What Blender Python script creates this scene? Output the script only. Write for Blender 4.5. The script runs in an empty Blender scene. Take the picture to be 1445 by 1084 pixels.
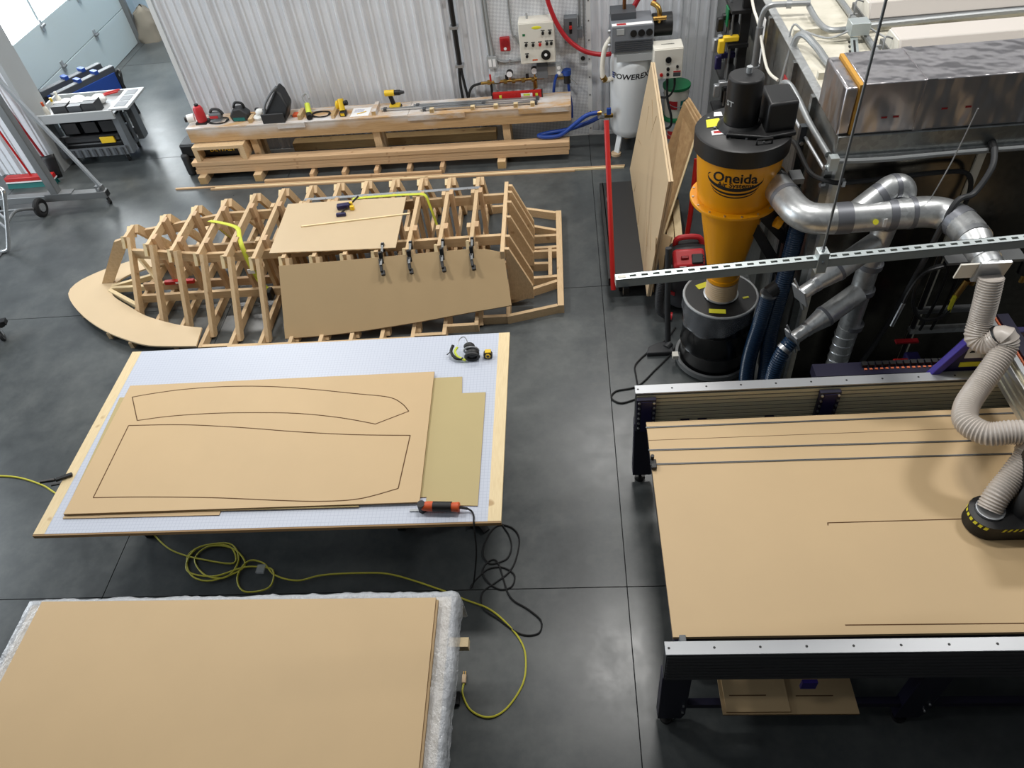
import bpy, bmesh, math, random
from mathutils import Matrix, Vector, noise
random.seed(7)
PI = math.pi
scene = bpy.context.scene
COL = scene.collection

# ------------------------------------------------------------------ camera
cam_data = bpy.data.cameras.new('camera')
cam_data.sensor_fit = 'HORIZONTAL'; cam_data.sensor_width = 36.0
cam_data.lens = 1050.0 / 1445.0 * 36.0
cam_data.clip_start = 0.05; cam_data.clip_end = 100
cam = bpy.data.objects.new('camera', cam_data); COL.objects.link(cam)
_r = [(0.99495324, -0.04526801, -0.08954804), (0.02884285, -0.72575442, 0.68734897), (-0.09610481, -0.68646291, -0.72078606)]
cam.matrix_world = Matrix(((_r[0][0], -_r[0][1], -_r[0][2], 0.0), (_r[1][0], -_r[1][1], -_r[1][2], 0.0), (_r[2][0], -_r[2][1], -_r[2][2], 4.8), (0, 0, 0, 1)))
scene.camera = cam

# ------------------------------------------------------------------ light
world = bpy.data.worlds.new('world'); scene.world = world; world.use_nodes = True
bg = world.node_tree.nodes['Background']
bg.inputs[0].default_value = (0.86, 0.93, 1.0, 1); bg.inputs[1].default_value = 0.15
def high_bay_or_fill(x, y, z, e, sx=1.2, sy=0.5):
    l = bpy.data.lights.new('high_bay_or_fill_light', 'AREA'); l.shape = 'RECTANGLE'; l.size = sx; l.size_y = sy; l.energy = e; l.color = (1.0, 0.98, 0.945)
    o = bpy.data.objects.new('high_bay_or_fill_light', l); COL.objects.link(o); o.location = (x, y, z)
for hx, hy in ((-4.6, 5.0), (0.7, 5.0), (-4.6, 9.2), (0.7, 9.2), (5.0, 5.0)):
    high_bay_or_fill(hx, hy, 7.0, 160)
high_bay_or_fill(-6.2, 11.8, 6.0, 270)  # added lamp to brighten the left bay, no fixture known there
high_bay_or_fill(-1.9, 0.8, 7.0, 26)  # added fill from the front, meant to lift the CNC rail face
# area light for the daylight from the far left, its opening unseen
dl = bpy.data.lights.new('left_daylight', 'AREA'); dl.shape = 'RECTANGLE'; dl.size = 5; dl.size_y = 3; dl.energy = 340; dl.color = (0.86, 0.94, 1.0)
dlo = bpy.data.objects.new('left_daylight', dl); COL.objects.link(dlo); dlo.location = (-10.5, 5.5, 2.6); dlo.rotation_euler = (0, -math.radians(80), 0)
scene.view_settings.view_transform = 'Standard'
scene.view_settings.look = 'None'
scene.view_settings.exposure = 0.0
scene.view_settings.gamma = 1.0
scene.view_settings.use_curve_mapping = False

# ------------------------------------------------------------------ materials
MATS = {}
def _new(name):
    m = bpy.data.materials.new(name); m.use_nodes = True
    nt = m.node_tree; b = nt.nodes['Principled BSDF']
    return m, nt, b
def _coord(nt, kind='Object', scale=(1, 1, 1), rot=(0, 0, 0)):
    tc = nt.nodes.new('ShaderNodeTexCoord'); mp = nt.nodes.new('ShaderNodeMapping')
    mp.inputs['Scale'].default_value = scale; mp.inputs['Rotation'].default_value = rot
    nt.links.new(tc.outputs[kind], mp.inputs[0]); return mp.outputs[0]
def _noise(nt, vec, scale, detail=4, rough=0.6):
    n = nt.nodes.new('ShaderNodeTexNoise'); n.inputs['Scale'].default_value = scale; n.inputs['Detail'].default_value = detail; n.inputs['Roughness'].default_value = rough
    nt.links.new(vec, n.inputs['Vector']); return n.outputs['Fac']
def _ramp(nt, fac, stops):
    r = nt.nodes.new('ShaderNodeValToRGB'); e = r.color_ramp.elements
    while len(e) < len(stops): e.new(0.5)
    for k, (p, c) in enumerate(stops): e[k].position = p; e[k].color = (*c, 1)
    nt.links.new(fac, r.inputs[0]); return r.outputs[0]
def _bump(nt, b, fac, s=0.2, d=0.01):
    n = nt.nodes.new('ShaderNodeBump'); n.inputs['Strength'].default_value = s; n.inputs['Distance'].default_value = d
    nt.links.new(fac, n.inputs['Height']); nt.links.new(n.outputs[0], b.inputs['Normal'])
def lin(r, g, b):
    return tuple(((c / 255) / 12.92 if c / 255 <= 0.04045 else (((c / 255) + 0.055) / 1.055) ** 2.4) for c in (r, g, b))
PLAIN = {  # name: (sRGB colour, roughness, metallic)
    'white_paint': ((226, 228, 228), .45, 0), 'cream': ((228, 224, 212), .55, 0), 'black': ((22, 22, 23), .45, 0), 'black_gloss': ((14, 14, 15), .22, 0),
    'charcoal': ((50, 51, 53), .55, 0), 'rubber': ((24, 24, 25), .75, 0), 'grey_plastic': ((104, 108, 112), .5, 0), 'dark_grey': ((72, 75, 79), .5, 0),
    'light_grey': ((168, 171, 172), .45, 0), 'red': ((186, 32, 30), .4, 0), 'dark_red': ((150, 26, 34), .4, 0), 'tool_red': ((196, 46, 52), .45, 0),
    'orange': ((206, 84, 36), .5, 0), 'yellow': ((236, 196, 40), .45, 0), 'lime': ((214, 226, 78), .55, 0), 'strap': ((206, 212, 70), .7, 0), 'teal': ((22, 108, 104), .7, 0),
    'green': ((22, 116, 70), .45, 0), 'blue': ((32, 70, 150), .45, 0), 'hose_blue': ((18, 44, 70), .28, 0), 'air_blue': ((30, 66, 148), .4, 0), 'navy': ((32, 28, 74), .4, 0),
    'purple': ((58, 44, 140), .4, 0), 'dark_navy': ((24, 22, 46), .42, 0), 'paper': ((240, 240, 240), .8, 0), 'tag_yellow': ((232, 226, 56), .6, 0), 'cyclone_yellow': ((240, 162, 14), .28, 0),
    'chrome': ((206, 208, 210), .22, .75), 'steel': ((172, 175, 178), .36, .6), 'dull_steel': ((126, 128, 129), .45, .5), 'brass': ((186, 150, 84), .32, 1), 'aluminium': ((214, 217, 219), .34, 1),
    'strut_zinc': ((198, 206, 206), .42, .7), 'rail_alu': ((176, 178, 181), .42, .6), 'extrusion_lit': ((214, 206, 178), .5, 0), 'extrusion_dark': ((92, 92, 94), .5, .35), 'duct_tape': ((128, 130, 136), .42, .6), 'hose_grey': ((196, 187, 178), .35, 0), 'conduit': ((160, 163, 164), .45, .6),
    'fibre': ((214, 186, 150), .6, 0), 'cord_yellow': ((196, 190, 60), .55, 0), 'tank_white': ((224, 228, 230), .28, 0), 'pump_grey': ((120, 124, 130), .45, 0), 'bag_cloth': ((122, 116, 104), .9, 0),
    'kraft': ((176, 138, 84), .8, 0), 'screw': ((210, 212, 214), .3, 1), 'ink': ((20, 20, 22), .7, 0), 'groove': ((92, 62, 32), .9, 0), 'hose_red': ((176, 30, 40), .4, 0), 'skin_white': ((236, 236, 232), .6, 0),
    'alarm_red': ((176, 40, 44), .4, 0), 'door_paint': ((186, 200, 204), .5, 0), 'fluoro_white': ((206, 199, 192), .6, 0), 'foil_glass': ((196, 146, 60), .8, 0), 'reel_copper': ((140, 96, 62), .35, 1), 'dark_liner': ((60, 66, 70), .5, 0), 'blue_grey_wall': ((164, 184, 198), .55, 0), 'orange_link': ((212, 110, 70), .5, 0)}
def mt(name):
    if name in MATS: return MATS[name]
    m, nt, b = _new(name)
    if name in PLAIN:
        c, r, me = PLAIN[name]
        b.inputs['Base Color'].default_value = (*lin(*c), 1); b.inputs['Roughness'].default_value = r; b.inputs['Metallic'].default_value = me
        if r > .3 and not me:
            _bump(nt, b, _noise(nt, _coord(nt), 60), .04, .002)
    elif name in ('pine', 'fir', 'old_pine', 'birch', 'plywood'):
        tones = {'pine': ((194, 164, 124), (218, 190, 150)), 'fir': ((182, 148, 110), (208, 176, 138)), 'old_pine': ((172, 140, 94), (198, 168, 118)), 'birch': ((222, 198, 152), (236, 216, 174)), 'plywood': ((176, 140, 98), (204, 172, 128))}[name]
        v = _coord(nt, 'Generated', (5, 5, 5)); f = _noise(nt, v, 3.0, 6, .65)
        col = _ramp(nt, f, [(.3, lin(*tones[0])), (.7, lin(*tones[1]))])
        oi = nt.nodes.new('ShaderNodeObjectInfo'); hv = nt.nodes.new('ShaderNodeHueSaturation'); mr = nt.nodes.new('ShaderNodeMapRange')
        mr.inputs['To Min'].default_value = .88; mr.inputs['To Max'].default_value = 1.1
        nt.links.new(oi.outputs['Random'], mr.inputs['Value']); nt.links.new(mr.outputs[0], hv.inputs['Value']); nt.links.new(col, hv.inputs['Color'])
        kn = _ramp(nt, _noise(nt, _coord(nt), 9, 1), [(.70, (1, 1, 1)), (.78, (.55, .42, .32))])
        mx = nt.nodes.new('ShaderNodeMix'); mx.data_type = 'RGBA'; mx.blend_type = 'MULTIPLY'; mx.inputs[0].default_value = .8
        nt.links.new(hv.outputs[0], mx.inputs[6]); nt.links.new(kn, mx.inputs[7]); nt.links.new(mx.outputs[2], b.inputs['Base Color'])
        b.inputs['Roughness'].default_value = .65; _bump(nt, b, f, .15, .003)
    elif name == 'booth_top':
        a = _noise(nt, _coord(nt, 'Object', (1, 2.2, 1)), 2.6, 7, .7)
        nt.links.new(_ramp(nt, a, [(.30, lin(150, 146, 128)), (.44, lin(206, 201, 185)), (.7, lin(218, 213, 199))]), b.inputs['Base Color']); b.inputs['Roughness'].default_value = .6; _bump(nt, b, a, .2, .01)
    elif name == 'fir_sprayed':
        v = _coord(nt, 'Generated', (5, 5, 5)); f = _noise(nt, v, 3.0, 6, .65); wood = _ramp(nt, f, [(.3, lin(178, 142, 98)), (.7, lin(204, 170, 126))])
        sp = nt.nodes.new('ShaderNodeSeparateXYZ'); nt.links.new(_coord(nt, 'Generated'), sp.inputs[0]); nz = _noise(nt, _coord(nt, 'Object', (.7, 1, 1)), 1.8, 4, .6)
        ad = nt.nodes.new('ShaderNodeMath'); ad.operation = 'MULTIPLY_ADD'; ad.inputs[1].default_value = .45; nt.links.new(sp.outputs[2], ad.inputs[0]); nt.links.new(nz, ad.inputs[2])
        mk = _ramp(nt, ad.outputs[0], [(.72, (0, 0, 0)), (.98, (.75, .75, .75))]); mx = nt.nodes.new('ShaderNodeMix'); mx.data_type = 'RGBA'; nt.links.new(mk, mx.inputs[0]); nt.links.new(wood, mx.inputs[6]); mx.inputs[7].default_value = (*lin(218, 216, 214), 1)
        nt.links.new(mx.outputs[2], b.inputs['Base Color']); b.inputs['Roughness'].default_value = .6
    elif name.startswith('mdf'):
        c = {'mdf': (205, 176, 133), 'mdf_pale': (204, 181, 146), 'mdf_olive': (186, 168, 118), 'mdf_edge': (150, 118, 76)}[name]
        f = _noise(nt, _coord(nt), 1.6, 5, .6)
        nt.links.new(_ramp(nt, f, [(.3, lin(*[x * .985 for x in c])), (.7, lin(*[min(255, x * 1.01) for x in c]))]), b.inputs['Base Color'])
        b.inputs['Roughness'].default_value = .55; _bump(nt, b, _noise(nt, _coord(nt), 220, 2), .05, .001)
    elif name == 'concrete':
        v = _coord(nt); a = _noise(nt, v, .9, 8, .68); a2 = _noise(nt, v, 6, 5, .7)
        ad = nt.nodes.new('ShaderNodeMath'); ad.operation = 'MULTIPLY_ADD'; ad.inputs[1].default_value = .3; nt.links.new(a2, ad.inputs[0]); nt.links.new(a, ad.inputs[2])
        nt.links.new(_ramp(nt, ad.outputs[0], [(.42, lin(52, 55, 57)), (.62, lin(69, 73, 74)), (.85, lin(92, 95, 94))]), b.inputs['Base Color'])
        rr = nt.nodes.new('ShaderNodeMapRange'); rr.inputs['To Min'].default_value = .22; rr.inputs['To Max'].default_value = .42
        nt.links.new(a2, rr.inputs['Value']); nt.links.new(rr.outputs[0], b.inputs['Roughness']); _bump(nt, b, a2, .05, .004)
    elif name == 'joint':
        b.inputs['Base Color'].default_value = (*lin(40, 42, 44), 1); b.inputs['Roughness'].default_value = .9
    elif name == 'wall_steel':
        f = _noise(nt, _coord(nt), 2, 3)
        nt.links.new(_ramp(nt, f, [(.3, lin(220, 223, 228)), (.7, lin(230, 232, 236))]), b.inputs['Base Color']); b.inputs['Roughness'].default_value = .26
    elif name == 'tread_plate':
        b.inputs['Base Color'].default_value = (*lin(206, 209, 212), 1); b.inputs['Roughness'].default_value = .35
        br = nt.nodes.new('ShaderNodeTexChecker'); br.inputs['Scale'].default_value = 34; nt.links.new(_coord(nt, 'Object', (1, 0, 1), (0, PI / 5, 0)), br.inputs[0]); br.inputs['Color1'].default_value = (*lin(220, 223, 226), 1); br.inputs['Color2'].default_value = (*lin(202, 205, 209), 1); nt.links.new(br.outputs['Color'], b.inputs['Base Color']); _bump(nt, b, br.outputs['Fac'], .5, .004)
    elif name in ('galvanised', 'galv_duct', 'galv_shaded'):
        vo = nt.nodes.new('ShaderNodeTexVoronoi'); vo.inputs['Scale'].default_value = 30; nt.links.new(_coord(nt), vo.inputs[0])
        base = {'galvanised': (150, 152, 150), 'galv_duct': (206, 208, 208), 'galv_shaded': (96, 92, 84)}[name]
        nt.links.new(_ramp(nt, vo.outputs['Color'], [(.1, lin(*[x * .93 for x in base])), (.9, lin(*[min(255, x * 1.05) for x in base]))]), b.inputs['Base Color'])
        b.inputs['Metallic'].default_value = .8 if name == 'galv_duct' else .92; b.inputs['Roughness'].default_value = {'galvanised': .32, 'galv_duct': .36, 'galv_shaded': .26}[name]
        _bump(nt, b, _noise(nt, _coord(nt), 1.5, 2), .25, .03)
    elif name == 'foil':
        b.inputs['Base Color'].default_value = (*lin(196, 192, 194), 1); b.inputs['Metallic'].default_value = .95; b.inputs['Roughness'].default_value = .28
        _bump(nt, b, _noise(nt, _coord(nt, 'Object', (1, 1, .35)), 5, 2, .5), .8, .06)
    elif name == 'grid_board':
        br = nt.nodes.new('ShaderNodeTexBrick'); br.offset = 0; br.inputs['Scale'].default_value = 1.0; br.inputs['Brick Width'].default_value = .0254; br.inputs['Row Height'].default_value = .0254; br.inputs['Mortar Size'].default_value = .0012
        br.inputs['Color1'].default_value = (*lin(200, 206, 219), 1); br.inputs['Color2'].default_value = (*lin(200, 206, 219), 1); br.inputs['Mortar'].default_value = (*lin(180, 187, 203), 1)
        nt.links.new(_coord(nt), br.inputs[0]); nt.links.new(br.outputs[0], b.inputs['Base Color']); b.inputs['Roughness'].default_value = .4
    elif name == 'white_washed':
        f = _noise(nt, _coord(nt, 'Object', (1, 3, 3)), 1.4, 5, .7)
        nt.links.new(_ramp(nt, f, [(.40, lin(196, 158, 112)), (.52, lin(206, 196, 186)), (.7, lin(222, 222, 224))]), b.inputs['Base Color']); b.inputs['Roughness'].default_value = .6
    elif name in ('film', 'bag_film'):
        b.inputs['Base Color'].default_value = (*lin(222, 226, 232), 1); b.inputs['Roughness'].default_value = .16
        b.inputs['Alpha'].default_value = .62 if name == 'film' else .14
        _bump(nt, b, _noise(nt, _coord(nt, 'Object', (1.5, 1, 1) if name == 'film' else (1, 1, .25)), 11 if name == 'film' else 5, 4 if name == 'film' else 2, .6), .9 if name == 'film' else .6, .03)
    elif name == 'lit_pane':
        b.inputs['Base Color'].default_value = (.8, .9, 1, 1); b.inputs['Emission Color'].default_value = (.93, .98, 1.0, 1); b.inputs['Emission Strength'].default_value = 14.0
    elif name == 'plastic_clear':
        b.inputs['Base Color'].default_value = (*lin(200, 205, 208), 1); b.inputs['Alpha'].default_value = .4; b.inputs['Roughness'].default_value = .15
    else:
        raise KeyError(name)
    MATS[name] = m
    return m

# ------------------------------------------------------------------ mesh building
FR = Matrix.Identity(4)
def set_frame(m=None):
    global FR
    FR = m if m is not None else Matrix.Identity(4)
def spline(pts, k=6, closed=False):
    P = [Vector(p) for p in pts]; out = []; n = len(P)
    for i in range(n if closed else n - 1):
        g = (lambda j: P[j % n]) if closed else (lambda j: P[min(max(j, 0), n - 1)])
        a, b, c, d = g(i - 1), g(i), g(i + 1), g(i + 2)
        for s in range(k):
            t = s / k
            out.append(.5 * ((2 * b) + (c - a) * t + (2 * a - 5 * b + 4 * c - d) * t * t + (3 * b - a - 3 * c + d) * t ** 3))
    if not closed: out.append(P[-1])
    return out
class MB:
    def __init__(s): s.v = []; s.f = []; s.M = FR.copy()
    def add(s, vs, fs):
        o = len(s.v); s.v += [s.M @ Vector(v) for v in vs]; s.f += [tuple(i + o for i in f) for f in fs]; return s
    def bx(s, x0, x1, y0, y1, z0, z1):
        return s.add([(x0, y0, z0), (x1, y0, z0), (x1, y1, z0), (x0, y1, z0), (x0, y0, z1), (x1, y0, z1), (x1, y1, z1), (x0, y1, z1)],
                     [(0, 3, 2, 1), (4, 5, 6, 7), (0, 1, 5, 4), (1, 2, 6, 5), (2, 3, 7, 6), (3, 0, 4, 7)])
    def box(s, c, size, R=None):
        c = Vector(c); vs = []
        for z in (-.5, .5):
            for x, y in ((-.5, -.5), (.5, -.5), (.5, .5), (-.5, .5)):
                d = Vector((x * size[0], y * size[1], z * size[2])); vs.append(c + (R @ d if R else d))
        return s.add(vs, [(0, 3, 2, 1), (4, 5, 6, 7), (0, 1, 5, 4), (1, 2, 6, 5), (2, 3, 7, 6), (3, 0, 4, 7)])
    def beam(s, p0, p1, w, h, up=(0, 0, 1)):
        p0, p1 = Vector(p0), Vector(p1); d = (p1 - p0); L = d.length; d = d / L; u = Vector(up); sd = d.cross(u)
        if sd.length < 1e-4: sd = d.cross(Vector((0, 1, 0)))
        sd.normalize(); u = sd.cross(d)
        return s.box((p0 + p1) / 2, (L, w, h), Matrix((d, sd, u)).transposed())
    def cyl(s, p0, p1, r0, r1=None, n=16, caps=True):
        return s.tube([p0, p1], [r0, r0 if r1 is None else r1], n, caps)
    def tube(s, pts, r, n=10, caps=True):
        P = [Vector(p) for p in pts]; m = len(P); R = r if isinstance(r, (list, tuple)) else [r] * m
        vs = []; ref = None
        for i in range(m):
            t = (P[min(i + 1, m - 1)] - P[max(i - 1, 0)])
            t = t.normalized() if t.length > 1e-9 else Vector((0, 0, 1))
            if ref is None: ref = t.orthogonal().normalized()
            else:
                ref = ref - t * ref.dot(t); ref = ref.normalized() if ref.length > 1e-6 else t.orthogonal().normalized()
            bi = t.cross(ref)
            for j in range(n):
                a = 2 * PI * j / n; vs.append(P[i] + (ref * math.cos(a) + bi * math.sin(a)) * R[i])
        fs = [(i * n + j, i * n + (j + 1) % n, (i + 1) * n + (j + 1) % n, (i + 1) * n + j) for i in range(m - 1) for j in range(n)]
        if caps: fs += [tuple(range(n - 1, -1, -1)), tuple((m - 1) * n + j for j in range(n))]
        return s.add(vs, fs)
    def lathe(s, c, prof, n=32, cap=True):
        c = Vector(c); vs = []; m = len(prof)
        for r, z in prof:
            for j in range(n):
                a = 2 * PI * j / n; vs.append(c + Vector((r * math.cos(a), r * math.sin(a), z)))
        fs = [(i * n + j, i * n + (j + 1) % n, (i + 1) * n + (j + 1) % n, (i + 1) * n + j) for i in range(m - 1) for j in range(n)]
        if cap: fs += [tuple(range(n - 1, -1, -1)), tuple((m - 1) * n + j for j in range(n))]
        return s.add(vs, fs)
    def prism(s, poly, off, base=None):
        """poly: list of 3D points in one plane, pushed along the vector off"""
        n = len(poly); o = Vector(off); a = [Vector(p) for p in poly]; b = [p + o for p in a]
        nrm = Vector((0, 0, 0))
        for i in range(n): nrm += a[i].cross(a[(i + 1) % n])
        flip = nrm.dot(o) > 0
        fs = [tuple(range(n - 1, -1, -1)) if flip else tuple(range(n)), tuple(range(n, 2 * n)) if flip else tuple(range(2 * n - 1, n - 1, -1))]
        for i in range(n):
            j = (i + 1) % n; fs.append((i, j, n + j, n + i) if flip else (j, i, n + i, n + j))
        return s.add(a + b, fs)
    def plate(s, pts2, z0, z1): return s.prism([(x, y, z0) for x, y in pts2], (0, 0, z1 - z0))
    def ell(s, c, r, n=14, m=8, R=None):
        c = Vector(c); vs = []; 
        for i in range(m + 1):
            th = PI * i / m
            for j in range(n):
                a = 2 * PI * j / n; d = Vector((r[0] * math.sin(th) * math.cos(a), r[1] * math.sin(th) * math.sin(a), -r[2] * math.cos(th))); vs.append(c + (R @ d if R else d))
        return s.add(vs, [(i * n + j, i * n + (j + 1) % n, (i + 1) * n + (j + 1) % n, (i + 1) * n + j) for i in range(m) for j in range(n)])
    def grid(s, nx, ny, fn):
        vs = [fn(i / nx, j / ny) for j in range(ny + 1) for i in range(nx + 1)]
        return s.add(vs, [(j * (nx + 1) + i, j * (nx + 1) + i + 1, (j + 1) * (nx + 1) + i + 1, (j + 1) * (nx + 1) + i) for j in range(ny) for i in range(nx)])
def rotm(ax, a): return Matrix.Rotation(a, 3, ax)
def wloc(o):
    p = Vector((0, 0, 0))
    while o is not None: p += Vector(o.location); o = o.parent
    return p
def tag(o, label=None, cat=None, group=None, kind=None):
    if label: o['label'] = label
    if cat: o['category'] = cat
    if group: o['group'] = group
    if kind: o['kind'] = kind
    return o
def obj(name, mb, mat, parent=None, label=None, cat=None, group=None, kind=None, bevel=0, smooth=35, solid=0):
    me = bpy.data.meshes.new(name); vs = mb.v
    if parent is not None: org = wloc(parent)
    else:
        xs = [v.x for v in vs]; ys = [v.y for v in vs]; org = Vector(((min(xs) + max(xs)) / 2, (min(ys) + max(ys)) / 2, min(v.z for v in vs)))
    me.from_pydata([v - org for v in vs], [], mb.f); me.update()
    bm = bmesh.new(); bm.from_mesh(me); bmesh.ops.remove_doubles(bm, verts=bm.verts, dist=1e-6); bmesh.ops.recalc_face_normals(bm, faces=bm.faces); bm.to_mesh(me); bm.free()
    if smooth:
        me.polygons.foreach_set('use_smooth', [True] * len(me.polygons)); me.set_sharp_from_angle(angle=math.radians(smooth))
    me.materials.append(mt(mat))
    o = bpy.data.objects.new(name, me); COL.objects.link(o)
    if parent is not None: o.parent = parent
    else: o.location = org
    if bevel:
        bv = o.modifiers.new('bevel', 'BEVEL'); bv.width = bevel; bv.segments = 2; bv.limit_method = 'ANGLE'
    if solid:
        so = o.modifiers.new('solid', 'SOLIDIFY'); so.thickness = solid; so.offset = 0
    return tag(o, label, cat, group, kind)
def thing(name, label, cat, loc=(0, 0, 0), group=None):
    o = bpy.data.objects.new(name, None); COL.objects.link(o); o.empty_display_size = .1
    o.location = FR @ Vector(loc)
    return tag(o, label, cat, group)
def struct(name, mb, mat, parent=None, **k): return obj(name, mb, mat, parent, kind='structure' if parent is None else None, **k)
def bxp(name, mat, parent, x0, x1, y0, y1, z0, z1, **k): return obj(name, MB().bx(x0, x1, y0, y1, z0, z1), mat, parent, **k)
def cylp(name, mat, parent, p0, p1, r, r1=None, n=16, **k): return obj(name, MB().cyl(p0, p1, r, r1, n), mat, parent, **k)
def tubep(name, mat, parent, pts, r, n=10, k=6, **kw): return obj(name, MB().tube(spline(pts, k) if k else pts, r, n), mat, parent, **kw)
_txt = {}
def text_polys(body, size, bold_off=.022):
    key = (body, size)
    if key not in _txt:
        cu = bpy.data.curves.new('lettering', 'FONT'); cu.body = body; cu.size = size; cu.align_x = 'CENTER'; cu.align_y = 'CENTER'; cu.resolution_u = 3; cu.offset = size * bold_off
        o = bpy.data.objects.new('lettering', cu); COL.objects.link(o)
        dg = bpy.context.evaluated_depsgraph_get(); me = o.evaluated_get(dg).to_mesh()
        _txt[key] = ([tuple(v.co) for v in me.vertices], [tuple(p.vertices) for p in me.polygons])
        o.evaluated_get(dg).to_mesh_clear(); bpy.data.objects.remove(o); bpy.data.curves.remove(cu)
    return _txt[key]
def lettering(body, size, fn, mat, parent, bold=1.0, slant=0.0):
    vs, fs = text_polys(body, size); mb = MB(); mb.add([fn(x * bold + y * slant, y) for x, y, z in vs], fs)
    return obj('lettering', mb, mat, parent, smooth=0)
def hose_pts(pts, r, pitch, amp, k=8):
    """path and radii of a ribbed hose"""
    P = spline(pts, k); L = [0]
    for a, b in zip(P, P[1:]): L.append(L[-1] + (b - a).length)
    n = max(4, int(L[-1] / pitch * 2)); out = []; rad = []; j = 0
    for i in range(n + 1):
        t = L[-1] * i / n
        while j < len(L) - 2 and L[j + 1] < t: j += 1
        u = (t - L[j]) / max(1e-9, L[j + 1] - L[j]); out.append(P[j].lerp(P[j + 1], u)); rad.append(r + (amp if i % 2 else 0))
    return out, rad
def hosep(name, mat, parent, pts, r, pitch=.02, amp=.004, n=14, **k):
    P, R = hose_pts(pts, r, pitch, amp); return obj(name, MB().tube(P, R, max(n, 20)), mat, parent, smooth=24, **k)
def copy_tree(o, delta, parent=None):
    c = o.copy(); COL.objects.link(c); c.parent = parent
    if parent is None: c.location = Vector(o.location) + Vector(delta)
    for ch in o.children: copy_tree(ch, delta, c)
    return c
# ================================================================== the setting
BW = Matrix.Translation((0, 9.0, 0)) @ Matrix.Rotation(-0.036, 4, 'Z')      # back wall frame: x along the wall, -y into the room
fl = struct('floor', MB().bx(-12, 8, -6, 16, -.2, -.012), 'joint')
sx = [-12, -7.49, -3.61, .27, 4.15, 8]; sy = [-6, -.74, 2.57, 5.88, 9.19, 12.5, 16]; g = .0035
for i in range(len(sx) - 1):
    for j in range(len(sy) - 1):
        bxp('slab', 'concrete', fl, sx[i] + g, sx[i + 1] - g, sy[j] + g, sy[j + 1] - g, -.012, 0, smooth=0)

def rib_panel(w=.9144, h=5.0):
    prof = [(0, 0)]
    for k in range(3):
        a = k * .3048
        prof += [(a + .012, 0), (a + .034, -.034), (a + .058, -.034), (a + .080, 0), (a + .122, 0), (a + .132, -.012), (a + .150, -.012), (a + .160, 0), (a + .222, 0), (a + .232, -.012), (a + .250, -.012), (a + .260, 0)]
    prof.append((w, 0)); return prof
def ribbed(parent, x0, n, y, h, z0=0.0, width=.9144):
    first = None
    for k in range(n):
        if first is None:
            pr = rib_panel(); mb = MB(); m = len(pr)
            mb.add([(x0 + a, y + b, z0) for a, b in pr] + [(x0 + a, y + b, z0 + h) for a, b in pr], [(i, i + 1, m + i + 1, m + i) for i in range(m - 1)])
            first = obj('ribbed_panel', mb, 'wall_steel', parent, smooth=0)
        else:
            c = first.copy(); COL.objects.link(c); c.parent = parent; c.location = FR.to_3x3() @ Vector((k * width, 0, 0))
set_frame(BW)
wb = struct('wall_back', MB().bx(-4.80, 7, .02, .30, 0, 5), 'wall_steel')
ribbed(wb, -4.80, 12, -.001, 5)
bxp('corner_trim', 'white_paint', wb, -4.86, -4.80, -.03, .33, 0, 5)
bxp('base_channel', 'white_paint', wb, -4.80, 6.0, -.045, -.036, 0, .05)
tp = bxp('tread_plate_panel', 'tread_plate', wb, -.89, .30, -.046, -.037, .02, 3.2)
for x in (-.90, .275): bxp('panel_trim', 'white_paint', tp, x, x + .05, -.054, -.046, .02, 3.2)
for k in range(14):
    cylp('screw', 'dull_steel', tp, (.30, -.053, .1 + k * .22), (.30, -.060, .1 + k * .22), .009, n=8)
ws = struct('wall_left', MB().bx(-12, -6.98, -.20, .10, 0, 5), 'wall_steel')
ribbed(ws, -6.98 - 3 * .9144 - .02, 3, -.222, 5)
bxp('corner_trim', 'light_grey', ws, -7.0, -6.93, -.24, .13, 0, 5)
set_frame()
struct('wall_back_far', MB().bx(-9, -2, 13.95, 14.1, 0, 5), 'blue_grey_wall')
wl = struct('wall_left_far', MB().bx(-7.85, -7.66, 9.3, 10.05, 0, 5).bx(-7.85, -7.66, 13.5, 13.95, 0, 5).bx(-7.85, -7.66, 10.05, 13.5, 3.3, 5), 'blue_grey_wall')
d1 = bpy.data.objects.new('door_1', None); COL.objects.link(d1); d1.location = (-7.6, 11.75, 0); d1['kind'] = 'structure'
for k in range(2):
    bxp('door_section', 'door_paint', d1, -7.66, -7.62, 10.05, 13.47, k * .6 + .004, k * .6 + .596, bevel=.006)
for k in (2, 3):
    z0, z1 = k * .62 - .03, k * .62 + .58
    for y0, y1 in ((10.05, 10.2), (11.10, 11.16), (12.08, 12.14), (13.2, 13.47)):
        bxp('window_stile', 'door_paint', d1, -7.66, -7.62, y0, y1, z0, z1)
    bxp('window_rail', 'door_paint', d1, -7.66, -7.62, 10.05, 13.47, z0 - .02, z0 + .03)
    for y0, y1 in ((10.2, 11.10), (11.16, 12.08), (12.14, 13.2)):
        bxp('pane', 'lit_pane', d1, -7.65, -7.64, y0, y1, z0 + .03, z1 - .02)
bxp('window_rail', 'door_paint', d1, -7.66, -7.62, 10.05, 13.47, 2.42, 2.52)
for y in (11.13, 12.32):
    for z in (.6, 1.2):
        h = bxp('hinge', 'steel', d1, -7.62, -7.60, y - .03, y + .03, z - .08, z + .08)
        cylp('hinge_pin', 'dull_steel', h, (-7.59, y - .05, z), (-7.59, y + .05, z), .02, n=10)
bxp('door_track', 'dull_steel', d1, -7.66, -7.54, 13.47, 13.54, 0, 3.2)
bxp('door_track', 'dull_steel', d1, -7.66, -7.58, 9.98, 10.04, 0, 3.2)
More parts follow.
